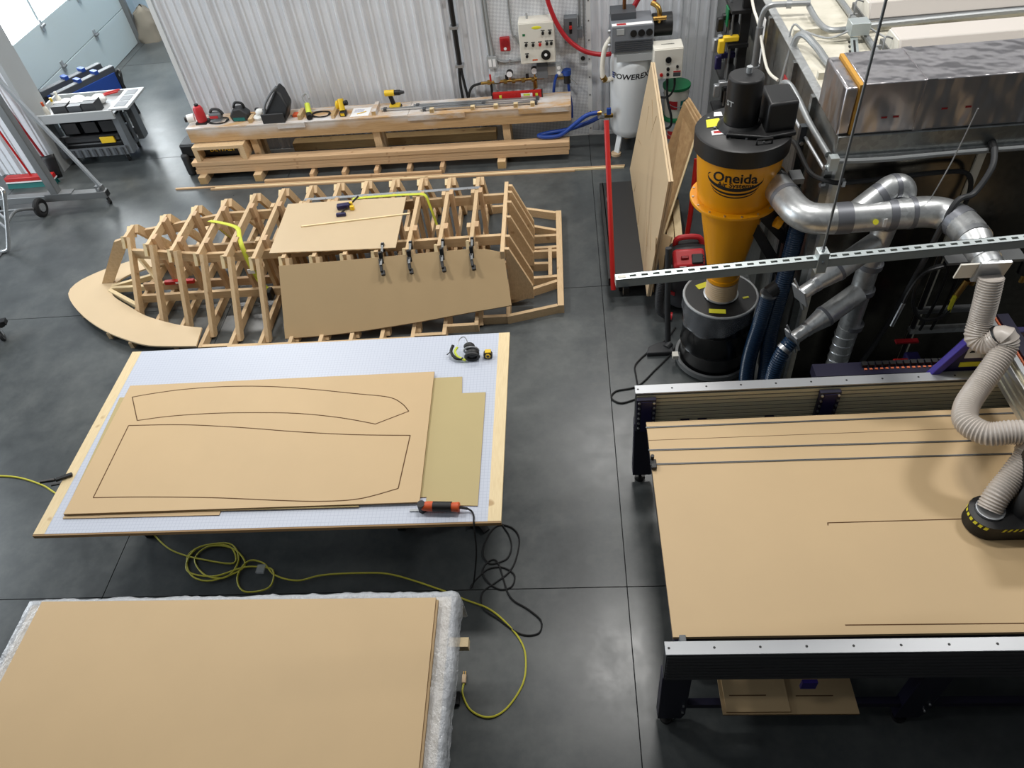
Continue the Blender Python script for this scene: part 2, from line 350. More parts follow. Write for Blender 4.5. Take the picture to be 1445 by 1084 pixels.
# the mezzanine the photographer stands on, and the rest of the room behind
struct('floor_mezzanine', MB().bx(-12, 8, -6, .15, 3.0, 3.2), 'charcoal')
struct('wall_front', MB().bx(-12, 8, -6.2, -6, 0, 5), 'light_grey')
struct('wall_right', MB().bx(8, 8.2, -6, 16, 0, 5), 'light_grey')

# ================================================================== left bay
def caster(parent, x, y, r=.05, top=.13, ang=0.0, mat='rubber'):
    w = cylp('caster_wheel', mat, parent, (x - .016 * math.cos(ang), y - .016 * math.sin(ang), r), (x + .016 * math.cos(ang), y + .016 * math.sin(ang), r), r, n=16)
    mb = MB()
    for s in (-1, 1):
        mb.box((x + s * .022 * math.cos(ang), y + s * .022 * math.sin(ang), (r + top) / 2 + .01), (.006, .04, top - r + .02), rotm('Z', ang))
    mb.box((x, y, top), (.06, .06, .008)); obj('caster_fork', mb, 'steel', parent); return w

# canvas bag by the far corner
mb = MB()
def bagf(u, v):
    a = 2 * PI * u; z = v; r = (.25 * (1 - .42 * z ** 1.6)) * (1 + .16 * noise.noise(Vector((math.cos(a) * 1.6, math.sin(a) * 1.6, z * 2.5))) + .07 * noise.noise(Vector((math.cos(a) * 4, math.sin(a) * 4, z * 6))) + .05 * math.sin(a * 7 + z * 4) * z)
    if v > .98: r *= .3
    return (-7.38 + r * 1.05 * math.cos(a), 13.62 + r * .8 * math.sin(a), .54 * z - .05 * math.sin(2 * a + 1) * z)
mb.grid(24, 12, bagf)
t = thing('canvas_bag', 'slumped beige canvas sack standing by the far wall behind the roll-up door', 'bag', (-7.38, 13.62, 0))
obj('sack', mb, 'bag_cloth', t, smooth=60); obj('tie_band', MB().tube(spline([(-7.38 + .165 * math.cos(a), 13.62 + .125 * math.sin(a), .45) for a in [k * PI / 4 for k in range(9)]], 3), .012, 6), 'bag_cloth', t)

# blue folding sawhorses behind the cart
def sawhorse(ox, oy, lab):
    t = thing('sawhorse', lab, 'sawhorse', (ox, oy, 0), 'blue folding sawhorses')
    M = Matrix.Translation((ox, oy, 0)) @ Matrix.Rotation(math.radians(58), 4, 'Z')
    set_frame(M)
    bxp('top_rail', 'dark_grey', t, -.5, .5, -.05, .05, .62, .72, bevel=.01)
    bxp('side_panel', 'blue', t, -.46, .46, -.075, -.055, .38, .64)
    for x in (-.1, .18): bxp('clip', 'blue', t, x, x + .06, -.06, .06, .71, .76)
    for x in (-.47, .47):
        for s in (-1, 1):
            obj('leg', MB().beam((x, s * .05, .64), (x * 1.04, s * .13, 0), .05, .04), 'black', t)
    obj('end_handle', MB().tube(spline([(.50, -.06, .45), (.56, -.03, .6), (.56, .03, .6), (.50, .06, .45)], 5), .018, 8), 'black', t)
    set_frame()
sawhorse(-7.12, 10.42, 'blue folding sawhorse next to the roll-up door')
sawhorse(-6.86, 10.28, 'blue folding sawhorse just behind the tool cart')

# grey utility cart
t = thing('tool_cart', 'grey plastic two shelf utility cart loaded with supplies', 'cart', (-6.4, 9.4, 0))
for x in (-6.78, -6.05):
    for y in (9.2, 9.56): caster(t, x, y, .055, .13, .4)
obj('lower_shelf', MB().bx(-6.88, -5.98, 9.12, 9.64, .14, .17), 'grey_plastic', t)
for y0, y1 in ((9.10, 9.13), (9.63, 9.66)): bxp('shelf_lip', 'grey_plastic', t, -6.90, -5.96, y0, y1, .14, .26)
for k in range(9): bxp('lip_rib', 'dark_grey', t, -6.84 + k * .1, -6.80 + k * .1, 9.085, 9.10, .15, .25)
for x0, x1, pr in ((-6.92, -6.88, 0), (-5.98, -5.90, 1)):
    for y0 in (9.12, 9.52):
        obj('corner_post', MB().prism([(x0, y0, .14), (x0, y0 + .14, .14), (x0, y0 + .12, .70), (x0, y0 + .02, .70)], (x1 - x0, 0, 0)), 'grey_plastic', t)
obj('top_tray', MB().bx(-6.95, -5.9, 9.08, 9.68, .68, .71), 'light_grey', t)
for a in ((-6.97, -5.88, 9.06, 9.09, .66, .78), (-6.97, -5.88, 9.67, 9.70, .66, .78), (-6.97, -6.94, 9.06, 9.70, .66, .78)): bxp('tray_lip', 'light_grey', t, *a, bevel=.006)
hd = bxp('handle_shelf', 'light_grey', t, -5.93, -5.66, 9.08, 9.68, .76, .79, bevel=.006)
for k in range(3): bxp('holder_slot', 'dark_grey', hd, -5.87, -5.72, 9.14 + k * .17, 9.28 + k * .17, .788, .793)
bxp('side_slot', 'dark_grey', t, -5.905, -5.895, 9.30, 9.36, .2, .62)
# things on the cart
for k, (x, lab) in enumerate(((-6.62, 'black open parts bin on the cart shelf beside the stub wall'), (-6.35, 'black open parts bin in the middle of the cart shelf'), (-6.10, 'black open parts bin on the cart shelf under the handle'))):
    b = thing('parts_bin', lab, 'bin', (x, 9.3, .44), 'black bins under the cart tray')
    bxp('bin_floor', 'black', b, x - .11, x + .11, 9.16, 9.46, .44, .455)
    for a in ((x - .11, x - .10, 9.16, 9.46), (x + .10, x + .11, 9.16, 9.46), (x - .11, x + .11, 9.16, 9.17), (x - .11, x + .11, 9.45, 9.46)): bxp('bin_wall', 'black', b, *a, .44, .60)
t = thing('tool_case', 'black tool case with a yellow latch low in the cart', 'case', (-6.42, 9.34, .17))
bxp('case_body', 'black', t, -6.82, -6.02, 9.18, 9.56, .17, .30, bevel=.02); bxp('lid', 'charcoal', t, -6.82, -6.02, 9.18, 9.56, .305, .40, bevel=.02); bxp('latch', 'yellow', t, -6.30, -6.10, 9.16, 9.19, .29, .38, bevel=.006); bxp('mid_shelf_bar', 'black', t, -6.84, -6.0, 9.15, 9.2, .40, .42)
for x0, x1, y0, y1, z1, m, lab in ((-6.72, -6.52, 9.14, 9.3, .85, 'charcoal', 'dark carton with a white lid strip on the cart top, nearest the stub wall'), (-6.50, -6.32, 9.14, 9.3, .84, 'dark_grey', 'dark carton in the middle of the cart top'), (-6.30, -6.12, 9.14, 9.32, .86, 'charcoal', 'dark carton on the cart top next to the handle')):
    t = thing('supply_box', lab, 'box', ((x0 + x1) / 2, (y0 + y1) / 2, .71), 'dark cartons on the cart'); bxp('carton', m, t, x0, x1, y0, y1, .71, z1); bxp('flap', 'paper', t, x0, x1, y0 + .1, y1, z1, z1 + .006)
for k, (x, y, r) in enumerate(((-6.66, 9.42, .08), (-6.50, 9.45, .09), (-6.36, 9.42, .075), (-6.22, 9.46, .085))):
    mb = MB(); mb.grid(16, 8, lambda u, v: (x + r * 1.2 * math.sin(PI * v) * math.cos(2 * PI * u) * (1 + .2 * noise.noise(Vector((u * 6, v * 6, k)))), y + r * math.sin(PI * v) * math.sin(2 * PI * u), .71 + r * .75 - r * .75 * math.cos(PI * v)))
    t = thing('rag_bundle', ['white rag bundle with an orange print at the end of the cart top', 'biggest white rag bundle on the cart top', 'small white rag bundle on the cart top', 'white rag bundle near the red pliers on the cart'][k], 'rag', (x, y, .71), 'white rags on the cart')
    obj('cloth', mb, 'skin_white', t, smooth=60); bxp('stripe', ['orange', 'red', 'red', 'orange'][k], t, x - .03, x + .01, y - r - .004, y - r * .7, .76, .80)
for k, (x, y, m, lab) in enumerate(((-6.84, 9.2, 'orange', 'orange topped glue bottle at the cart corner'), (-6.78, 9.32, 'yellow', 'yellow topped spray bottle on the cart'), (-6.80, 9.5, 'cream', 'cream coloured bottle at the back of the cart'))):
    t = thing('bottle', lab, 'bottle', (x, y, .71), 'bottles on the cart'); obj('bottle_body', MB().lathe((x, y, .71), [(.03, 0), (.032, .02), (.032, .11), (.012, .14)], 14), 'cream', t); cylp('cap', m, t, (x, y, .85), (x, y, .90), .016, n=12)
t = thing('red_pliers', 'red handled pliers lying at the back of the cart handle', 'pliers', (-6.05, 9.55, .71))
for s in (-1, 1): tubep('grip', 'red', t, [(-6.2, 9.5 + s * .01, .80), (-6.08, 9.53 + s * .035, .81), (-5.97, 9.58 + s * .03, .81)], .012, 8)
obj('jaw', MB().prism([(-6.2, 9.48, .79), (-6.2, 9.52, .79), (-6.27, 9.505, .79), (-6.27, 9.495, .79)], (0, 0, .02)), 'steel', t)

# shop crane
t = thing('shop_crane', 'grey steel shop crane with an upright mast and brace bar', 'crane', (-6.6, 8.1, 0))
obj('base_leg', MB().bx(-7.6, -5.84, 8.05, 8.15, .11, .20), 'dull_steel', t, bevel=.006)
obj('leg_opening', MB().bx(-5.842, -5.836, 8.062, 8.138, .122, .188), 'black', t)
bxp('gusset', 'dull_steel', t, -6.64, -6.28, 8.045, 8.155, .20, .215)
obj('mast', MB().beam((-6.50, 8.1, .2), (-6.55, 8.1, 2.3), .10, .10, (0, 1, 0)), 'dull_steel', t, bevel=.006)
obj('brace_bar', MB().beam((-5.88, 8.1, .24), (-6.56, 8.1, 2.25), .03, .045, (0, 1, 0)), 'steel', t)
bxp('brace_lug', 'dull_steel', t, -5.95, -5.86, 8.07, 8.13, .20, .27)
caster(t, -5.88, 8.1, .05, .11, .9); caster(t, -7.4, 8.1, .05, .11, .2)
cylp('bolt', 'steel', t, (-5.90, 8.04, .24), (-5.90, 8.16, .24), .015, n=8)

# push broom and shovel against the stub wall
t = thing('push_broom', 'wide push broom with red block and teal bristles', 'broom', (-7.2, 8.72, 0))
bxp('block', 'red', t, -7.56, -6.88, 8.66, 8.76, .09, .15, bevel=.01); bxp('white_strip', 'paper', t, -7.56, -6.88, 8.655, 8.765, .075, .09)
mb = MB()
for k in range(68):
    for j in range(3): mb.cyl((-7.555 + k * .01, 8.68 + j * .03, .08), (-7.56 + k * .0102, 8.65 + j * .05, .0), .005, .007, 5, False)
b = obj('bristles', mb, 'teal', t, kind='stuff'); cylp('handle', 'red', t, (-7.2, 8.72, .15), (-7.32, 8.74, 1.5), .014)
t = thing('snow_shovel', 'black snow shovel with a red shaft leaning behind the broom', 'shovel', (-7.0, 8.88, 0))
mb = MB().grid(8, 6, lambda u, v: (-7.14 + .26 * u, 8.86 + .08 * v - .05 * math.sin(PI * u), .012 + .30 * v)); obj('blade', mb, 'black', t, solid=.006, smooth=60)
cylp('shaft', 'dark_red', t, (-7.01, 8.90, .28), (-7.20, 8.97, 1.35), .016); tubep('grip', 'black', t, [(-7.25, 8.97, 1.34), (-7.28, 8.97, 1.45), (-7.20, 8.97, 1.48), (-7.15, 8.97, 1.36)], .012, 8)

# tube hand truck at the frame's edge
t = thing('hand_truck', 'chrome tube hand truck with a rubber tyred wheel', 'hand truck', (-7.1, 7.7, 0))
tubep('side_rail', 'chrome', t, [(-6.95, 7.12, .03), (-6.79, 7.15, .03), (-6.73, 7.17, .10), (-6.56, 7.19, .42), (-6.40, 7.2, .73), (-6.40, 7.22, .80), (-6.52, 7.25, .82)], .024, 12)
tubep('side_rail', 'chrome', t, [(-7.25, 7.50, .03), (-7.1, 7.55, .2), (-6.9, 7.58, .55), (-6.8, 7.6, .75)], .024, 12)
for z, y in ((.30, 7.18), (.42, 7.19)): cylp('cross_bar', 'chrome', t, (-7.0 - (.42 - z) * .5, y + .38, z), (-6.56 - (.42 - z) * .5, y, z), .016)
tubep('axle_arm', 'dull_steel', t, [(-6.60, 7.20, .36), (-6.66, 7.5, .34), (-6.70, 7.85, .15)], .018, 8)
w = obj('wheel', MB().tube([(-6.68 + .035 * 0, 7.92 + .09 * math.cos(a), .12 + .09 * math.sin(a)) for a in [k * PI / 12 for k in range(25)]], .034, 10, False), 'rubber', t); cylp('hub', 'chrome', w, (-6.71, 7.92, .12), (-6.645, 7.92, .12), .055, n=16)
cylp('axle', 'dull_steel', t, (-7.3, 7.90, .12), (-6.66, 7.92, .12), .014)
bxp('toe_plate', 'dull_steel', t, -7.3, -6.84, 6.95, 7.16, .005, .012)
# black dolly corner at the picture's left edge
t = thing('dolly', 'black steel dolly with a swivel caster at the picture edge', 'dolly', (-6.15, 5.62, 0))
obj('frame_bar', MB().beam((-6.6, 5.45, .16), (-5.92, 5.66, .16), .07, .05), 'black', t); obj('frame_bar', MB().beam((-6.3, 5.2, .15), (-5.95, 5.64, .15), .05, .05), 'black', t)
caster(t, -5.98, 5.56, .055, .13, .5, 'charcoal'); caster(t, -6.35, 5.28, .055, .13, .5, 'charcoal')
# ================================================================== back wall equipment (back wall frame)
set_frame(BW)
# --- long bench
t = thing('work_bench', 'long narrow timber bench with a whitewashed top along the ribbed wall', 'bench', (-2.3, -.38, 0))
bxp('front_board', 'fir_sprayed', t, -4.75, .07, -.55, -.51, .47, .645, smooth=0); bxp('back_board', 'fir', t, -4.75, .07, -.24, -.20, .47, .645, smooth=0)
for x0, x1 in ((-4.75, -1.9), (-1.895, .07)): bxp('top_board', 'white_washed', t, x0, x1, -.555, -.195, .645, .662, smooth=0)
bxp('end_board', 'fir', t, -4.75, -4.71, -.51, -.24, .47, .645); bxp('end_board', 'fir', t, .03, .07, -.51, -.24, .47, .645)
for x in (-4.0, -.77, -2.4): 
    bxp('leg', 'pine', t, x, x + .09, -.50, -.41, 0, .47); bxp('leg', 'pine', t, x, x + .09, -.32, -.24, 0, .47)
for x0, x1 in ((-3.55, -3.2), (-1.9, -1.2), (-.55, .05)): bxp('ledger_strip', 'white_washed', t, x0, x1, -.572, -.552, .60, .662)
# --- lumber under and in front
def lumber(lab, x0, x1, y0, y1, z0, z1, mat='fir', group='boards stacked under the bench'):
    t = thing('board', lab, 'board', ((x0 + x1) / 2, (y0 + y1) / 2, z0), group); bxp('plank', mat, t, x0, x1, y0, y1, z0, z1, bevel=.004, smooth=0)
    for x in (x0, x1): bxp('end_grain', 'old_pine', t, x - .001, x + .001, y0 + .004, y1 - .004, z0 + .004, z1 - .004)
lumber('lowest long fir board of the stack in front of the bench', -4.79, .03, -.67, -.53, .095, .150)
lumber('middle long fir board of the stack in front of the bench', -4.77, .04, -.67, -.53, .152, .205)
lumber('topmost long fir board of the stack in front of the bench', -4.80, .04, -.68, -.54, .207, .262)
lumber('greyish old beam lying on the floor close to the ribbed wall', -3.6, -.9, -.20, -.06, .09, .20, 'old_pine')
for k, x in enumerate((-4.70, -3.95, -.80)):
    t = thing('skid_block', ['short timber block under the board stack beside the black case', 'short timber block under the board stack near the sheet of paper end', 'short timber block under the board stack near the compressor'][k], 'timber', (x, -.64, 0), 'blocks under the boards')
    bxp('block', 'pine', t, x - .05, x + .05, -.76, -.52, 0, .094, smooth=0); bxp('end_grain', 'old_pine', t, x - .046, x + .046, -.761, -.76, .004, .09)
t = thing('spacer_frame', 'thin fir spacer frame with short cross pieces lying before the board stack', 'frame', (-2.6, -.75, 0))
bxp('rail', 'fir', t, -3.85, -1.55, -.83, -.79, 0, .045)
for k in range(5): bxp('cross_piece', 'fir', t, -3.25 + k * .42, -3.20 + k * .42, -.79, -.60, 0, .085)
t = thing('crate_frame', 'small open timber box frame holding a black case under the bench', 'frame', (-4.45, -.5, .26))
for a in ((-4.72, -4.66, -.66, -.40, .264, .42), (-4.10, -4.04, -.66, -.40, .264, .42), (-4.72, -4.04, -.66, -.40, .42, .46), (-4.14, -4.08, -.62, -.25, .264, .40)): bxp('frame_piece', 'pine', t, *a)
t = thing('black_tool_case', 'black plastic tool case with yellow lettering under the bench end', 'case', (-4.45, -.35, 0))
bxp('case_body', 'black', t, -4.98, -4.2, -.50, -.22, .02, .24, bevel=.025); bxp('case_lid', 'black', t, -4.98, -4.2, -.50, -.22, .245, .42, bevel=.025); bxp('corner_guard', 'charcoal', t, -5.0, -4.90, -.54, -.20, .0, .3, bevel=.03)
lettering('DEWALT', .085, lambda x, y: (-4.40 + x, -.515, .345 + y), 'yellow', t, 1.0)
bxp('label_plate', 'black', t, -4.64, -4.16, -.514, -.50, .27, .41)
# --- long thin battens on the floor
for k, (x0, x1, y, m, lab) in enumerate(((-5.05, .70, -.855, 'fir', 'longest dark fir batten lying on the floor behind the boat frame'), (-4.5, .69, -.885, 'birch', 'pale thin batten lying on the floor beside the longest one'), (-4.55, .1, -.912, 'fir', 'nearest thin batten on the floor behind the boat frame'))):
    t = thing('batten', lab, 'batten', ((x0 + x1) / 2, y, 0), 'battens on the floor'); bxp('strip', m, t, x0, x1, y - .012, y + .012, 0, .018); bxp('end_face', 'old_pine', t, x1, x1 + .001, y - .01, y + .01, .002, .016)

# --- tools on the bench
ZT = .662
def cord_loop(t, cx, cy, r, z=ZT + .006, mat='rubber', n=2):
    pts = []
    for k in range(n * 10 + 1):
        a = 2 * PI * k / 10; q = r * (1 + .12 * math.sin(a * .7 + k)); pts.append((cx + q * math.cos(a), cy + q * .7 * math.sin(a), z + .004 * (k // 10) + .003))
    tubep('cord', mat, t, pts, .006, 6, 3)
t = thing('plunge_router', 'red and white plunge router standing at the bench end', 'power tool', (-4.63, -.40, ZT))
obj('motor_body', MB().lathe((-4.57, -.40, ZT + .02), [(.06, 0), (.065, .04), (.06, .16), (.045, .19), (.02, .20)], 18), 'tool_red', t)
cylp('motor_cap', 'skin_white', t, (-4.66, -.40, ZT + .07), (-4.74, -.43, ZT + .07), .05, n=18); cylp('collet', 'black', t, (-4.74, -.43, ZT + .07), (-4.77, -.44, ZT + .07), .036, n=14); bxp('base_plate', 'black', t, -4.64, -4.50, -.47, -.33, ZT, ZT + .02); cylp('knob', 'black', t, (-4.57, -.40, ZT + .21), (-4.57, -.40, ZT + .24), .025, n=12)
t = thing('jigsaw', 'grey corded jigsaw with a red stripe lying in its looped cord', 'power tool', (-4.38, -.38, ZT))
bxp('body', 'grey_plastic', t, -4.46, -4.30, -.42, -.34, ZT + .03, ZT + .11, bevel=.02); bxp('stripe', 'tool_red', t, -4.45, -4.34, -.425, -.42, ZT + .05, ZT + .08); bxp('shoe', 'steel', t, -4.47, -4.33, -.43, -.33, ZT, ZT + .012); obj('handle', MB().tube(spline([(-4.44, -.38, ZT + .11), (-4.40, -.38, ZT + .15), (-4.32, -.38, ZT + .14), (-4.28, -.38, ZT + .08)], 5), .018, 8), 'charcoal', t); cord_loop(t, -4.36, -.40, .12)
t = thing('belt_sander', 'dark teal corded belt sander on the bench', 'power tool', (-4.06, -.38, ZT))
obj('body', MB().prism([(-4.16, -.44, ZT), (-3.96, -.44, ZT), (-3.94, -.44, ZT + .08), (-4.02, -.44, ZT + .16), (-4.12, -.44, ZT + .15), (-4.18, -.44, ZT + .07)], (0, .13, 0)), 'charcoal', t, bevel=.015); bxp('skirt', 'teal', t, -4.14, -3.99, -.446, -.30, ZT + .008, ZT + .05); obj('handle', MB().tube(spline([(-4.12, -.37, ZT + .15), (-4.08, -.37, ZT + .21), (-4.0, -.37, ZT + .20), (-3.98, -.37, ZT + .14)], 5), .016, 8), 'black', t); cord_loop(t, -4.0, -.35, .11)
t = thing('orbit_sander', 'white palm sander with black pads beside the sander with teal skirt', 'power tool', (-3.83, -.4, ZT))
obj('base', MB().lathe((-3.83, -.40, ZT), [(.06, 0), (.065, .03), (.04, .05)], 18), 'skin_white', t); obj('head', MB().ell((-3.80, -.38, ZT + .08), (.055, .05, .04)), 'skin_white', t); cylp('dust_port', 'black', t, (-3.78, -.38, ZT + .07), (-3.72, -.36, ZT + .09), .025, n=12); bxp('pad', 'black', t, -3.87, -3.82, -.36, -.31, ZT + .05, ZT + .11, bevel=.01)
bk = thing('wood_block', 'small wood block between the white palm sander and the teal skirted sander', 'block', (-3.91, -.42, ZT), 'wood blocks on the bench'); bxp('block', 'pine', bk, -3.93, -3.885, -.50, -.36, ZT, ZT + .05); bxp('end_grain', 'old_pine', bk, -3.93, -3.885, -.501, -.50, ZT + .002, ZT + .048)
t = thing('tool_bag', 'black and olive soft tool bag leaning on the ribbed wall', 'bag', (-3.55, -.36, ZT))
mb = MB().prism([(-3.72, -.53, ZT), (-3.44, -.53, ZT), (-3.38, -.48, ZT + .16), (-3.44, -.42, ZT + .30), (-3.50, -.40, ZT + .36), (-3.58, -.42, ZT + .26), (-3.70, -.48, ZT + .10)], (0, .2, 0)); obj('bag_body', mb, 'black', t, bevel=.02)
tubep('trim_piping', 'grey_plastic', t, [(-3.70, -.50, ZT + .08), (-3.66, -.48, ZT + .20), (-3.58, -.45, ZT + .30), (-3.50, -.42, ZT + .37), (-3.48, -.38, ZT + .38)], .014, 8); bxp('flap', 'charcoal', t, -3.73, -3.44, -.548, -.53, ZT - .02, ZT + .12, bevel=.008)
t = thing('trim_router', 'green and black corded trim router in the middle of the bench', 'power tool', (-3.2, -.4, ZT))
cylp('body', 'lime', t, (-3.16, -.42, ZT + .035), (-3.20, -.30, ZT + .10), .034, n=16); cylp('grip', 'black', t, (-3.165, -.43, ZT + .03), (-3.13, -.52, ZT + .03), .036, n=16); tubep('hose_arm', 'light_grey', t, [(-3.20, -.30, ZT + .1), (-3.24, -.26, ZT + .18), (-3.19, -.24, ZT + .21), (-3.16, -.28, ZT + .16)], .014, 8); cord_loop(t, -3.02, -.40, .11)
t = thing('bar_clamp', 'small orange and black bar clamp lying left of the trim router', 'clamp', (-3.34, -.4, ZT)); bxp('bar', 'dull_steel', t, -3.42, -3.26, -.39, -.375, ZT, ZT + .012); bxp('jaw', 'orange', t, -3.38, -3.31, -.42, -.34, ZT, ZT + .03); bxp('slide', 'black', t, -3.29, -3.25, -.44, -.36, ZT, ZT + .04)
bk = thing('wood_block', 'pine block standing beside the green trim router', 'block', (-3.27, -.42, ZT), 'wood blocks on the bench'); bxp('block', 'pine', bk, -3.29, -3.245, -.50, -.30, ZT, ZT + .06); bxp('end_grain', 'old_pine', bk, -3.29, -3.245, -.501, -.50, ZT + .002, ZT + .058)
t = thing('cordless_sander', 'yellow and black cordless sander on the bench beside the paper sheet', 'power tool', (-2.72, -.4, ZT))
obj('battery', MB().bx(-2.76, -2.68, -.49, -.40, ZT, ZT + .055), 'black', t, bevel=.008); bxp('battery_label', 'yellow', t, -2.745, -2.695, -.491, -.49, ZT + .01, ZT + .045); cylp('body', 'yellow', t, (-2.73, -.42, ZT + .05), (-2.74, -.36, ZT + .17), .036, n=16); cylp('head', 'black', t, (-2.70, -.38, ZT + .12), (-2.66, -.38, ZT + .13), .03, n=14); obj('disc', MB().ell((-2.79, -.37, ZT + .10), (.03, .045, .055)), 'yellow', t)
bk = thing('wood_block', 'grey weathered wood strip beside the yellow cordless sander', 'block', (-2.84, -.38, ZT), 'wood blocks on the bench'); bxp('block', 'old_pine', bk, -2.86, -2.82, -.52, -.24, ZT, ZT + .04); bxp('end_grain', 'pine', bk, -2.86, -2.82, -.521, -.52, ZT + .002, ZT + .038)
t = thing('paper_sheet', 'white printed paper sheet with a pencil on the bench', 'paper', (-2.52, -.39, ZT)); bxp('sheet', 'paper', t, -2.63, -2.40, -.50, -.28, ZT, ZT + .002)
for k in range(4): bxp('printed_line', 'blue', t, -2.60, -2.48, -.33 - k * .02, -.325 - k * .02, ZT + .002, ZT + .0026)
p = thing('pencil', 'yellow pencil lying on the white paper sheet', 'pencil', (-2.5, -.42, ZT + .003)); cylp('shaft', 'yellow', p, (-2.55, -.45, ZT + .008), (-2.45, -.40, ZT + .008), .005, n=6); cylp('tip', 'fibre', p, (-2.45, -.40, ZT + .008), (-2.435, -.393, ZT + .008), .005, .001, n=6)
bk = thing('wood_block', 'whitewashed wood strip between the paper and the drill', 'block', (-2.33, -.38, ZT), 'wood blocks on the bench'); bxp('block', 'white_washed', bk, -2.35, -2.30, -.50, -.24, ZT, ZT + .05); bxp('end_grain', 'old_pine', bk, -2.35, -2.30, -.501, -.50, ZT + .002, ZT + .048)
t = thing('cordless_drill', 'yellow and black cordless drill standing upright on its battery', 'drill', (-2.1, -.34, ZT))
bxp('battery', 'yellow', t, -2.15, -2.02, -.38, -.29, ZT, ZT + .05, bevel=.01); bxp('battery_base', 'black', t, -2.16, -2.01, -.385, -.285, ZT, ZT + .02)
obj('grip', MB().beam((-2.10, -.335, ZT + .05), (-2.12, -.335, ZT + .16), .05, .04, (0, 1, 0)), 'black', t, bevel=.008); cylp('motor', 'yellow', t, (-2.18, -.335, ZT + .19), (-2.06, -.335, ZT + .19), .036, n=16); cylp('gearbox', 'black', t, (-2.06, -.335, ZT + .19), (-1.99, -.335, ZT + .19), .032, n=16); cylp('chuck', 'charcoal', t, (-1.99, -.335, ZT + .19), (-1.94, -.335, ZT + .19), .026, .016, n=14)
for k, (x0, x1, y, lab) in enumerate(((-2.25, -.95, -.40, 'aluminium clamp rail on the bench next to the drill'), (-1.85, -.30, -.35, 'aluminium clamp rail on the bench along the red level'), (-1.75, -.32, -.46, 'aluminium straight rail near the front edge of the bench'))):
    t = thing('clamp_rail', lab, 'rail', ((x0 + x1) / 2, y, ZT), 'aluminium rails on the bench')
    bxp('rail', 'aluminium', t, x0, x1, y - .02, y + .02, ZT + .012, ZT + .03); bxp('groove', 'dull_steel', t, x0, x1, y - .006, y + .006, ZT + .03, ZT + .031)
    for x in (x0 + .03, x1 - .05): bxp('end_block', 'dark_grey', t, x, x + .04, y - .025, y + .025, ZT, ZT + .036)
for k, x in enumerate((-1.60, -1.10, -.82, -.58, -.38)):
    bk = thing('wood_block', ['small wood spacer on the bench near the clamp rail middle', 'small wood spacer under the rails where the red level starts', 'small wood spacer second from the red level start', 'small wood spacer third along the red level', 'small wood spacer at the far end of the red level'][k], 'block', (x, -.49, ZT), 'wood spacers along the rails')
    bxp('block', 'birch', bk, x - .025, x + .025, -.535, -.485, ZT, ZT + .05); bxp('end_grain', 'old_pine', bk, x - .02, x + .02, -.536, -.535, ZT + .004, ZT + .046)
t = thing('spirit_level', 'long red spirit level lying on the bench beside the wall plate', 'level', (-.58, -.27, ZT))
bxp('body', 'red', t, -.88, -.28, -.295, -.245, ZT, ZT + .075); bxp('vial', 'lime', t, -.50, -.42, -.298, -.295, ZT + .03, ZT + .055); bxp('vial_frame', 'paper', t, -.53, -.39, -.2965, -.294, ZT + .02, ZT + .062)
for x in (-.885, -.28): bxp('end_cap', 'black', t, x, x + .012, -.30, -.24, ZT - .0, ZT + .08)
for x in (-.78, -.34): bxp('plumb_vial', 'lime', t, x - .015, x + .015, -.2975, -.294, ZT + .02, ZT + .055)

# --- wall mounted things
t = thing('black_standpipe', 'tall black pipe with clamps running up the ribbed wall', 'pipe', (-1.26, -.06, .45))
obj('pipe', MB().tube([(-1.26, -.07, .95), (-1.26, -.07, 5)], .03, 14), 'black', t)
for z in (1.0, 1.45, 1.8, 2.4): bxp('pipe_clamp', 'steel', t, -1.31, -1.21, -.11, -.02, z, z + .03)
tubep('cable', 'rubber', t, [(-1.275, -.07, .96), (-1.285, -.08, .75), (-1.26, -.12, .5), (-1.20, -.14, .3)], .017, 8); tubep('cable', 'rubber', t, [(-1.25, -.07, .96), (-1.23, -.08, .75), (-1.19, -.12, .5), (-1.16, -.14, .3)], .017, 8)
t = thing('control_box', 'white control cabinet with knobs and a round dial on the tread plate wall', 'control box', (-.29, -.14, 1.08))
bxp('cabinet', 'cream', t, -.50, -.09, -.24, -.04, 1.05, 1.52, bevel=.008); bxp('cover', 'cream', t, -.495, -.095, -.255, -.24, 1.06, 1.51, bevel=.004)
obj('brand_oval', MB().ell((-.29, -.255, 1.46), (.058, .004, .018), 20, 8), 'tag_yellow', t)
cylp('dial', 'black', t, (-.20, -.255, 1.15), (-.20, -.275, 1.15), .055, n=24); cylp('dial_pointer', 'paper', t, (-.20, -.275, 1.155), (-.20, -.277, 1.155), .018, n=10)
for x, z, m in ((-.22, 1.40, 'black'), (-.14, 1.40, 'black'), (-.42, 1.28, 'black'), (-.34, 1.275, 'black'), (-.26, 1.275, 'red'), (-.18, 1.28, 'black'), (-.13, 1.28, 'black'), (-.42, 1.15, 'black')):
    k_ = cylp('knob', m, t, (x, -.255, z), (x, -.285, z), .016, n=12); bxp('knob_plate', 'ink', k_, x - .022, x + .022, -.2575, -.255, z + .02, z + .03)
bxp('warning_sticker', 'orange', t, -.36, -.30, -.258, -.255, 1.09, 1.105); bxp('status_lamp', 'green', t, -.455, -.425, -.258, -.255, 1.375, 1.40); cylp('hanger_bolt', 'steel', t, (-.40, -.13, 1.52), (-.40, -.13, 1.58), .012, n=8)
t = thing('fire_alarm', 'red square fire alarm horn on the tread plate wall', 'alarm', (-.68, -.07, 1.15)); bxp('housing', 'alarm_red', t, -.745, -.625, -.09, -.04, 1.15, 1.31, bevel=.01); cylp('horn', 'dark_red', t, (-.685, -.09, 1.25), (-.685, -.105, 1.25), .04, n=16); cylp('lens', 'paper', t, (-.685, -.09, 1.185), (-.685, -.10, 1.185), .018, n=12)
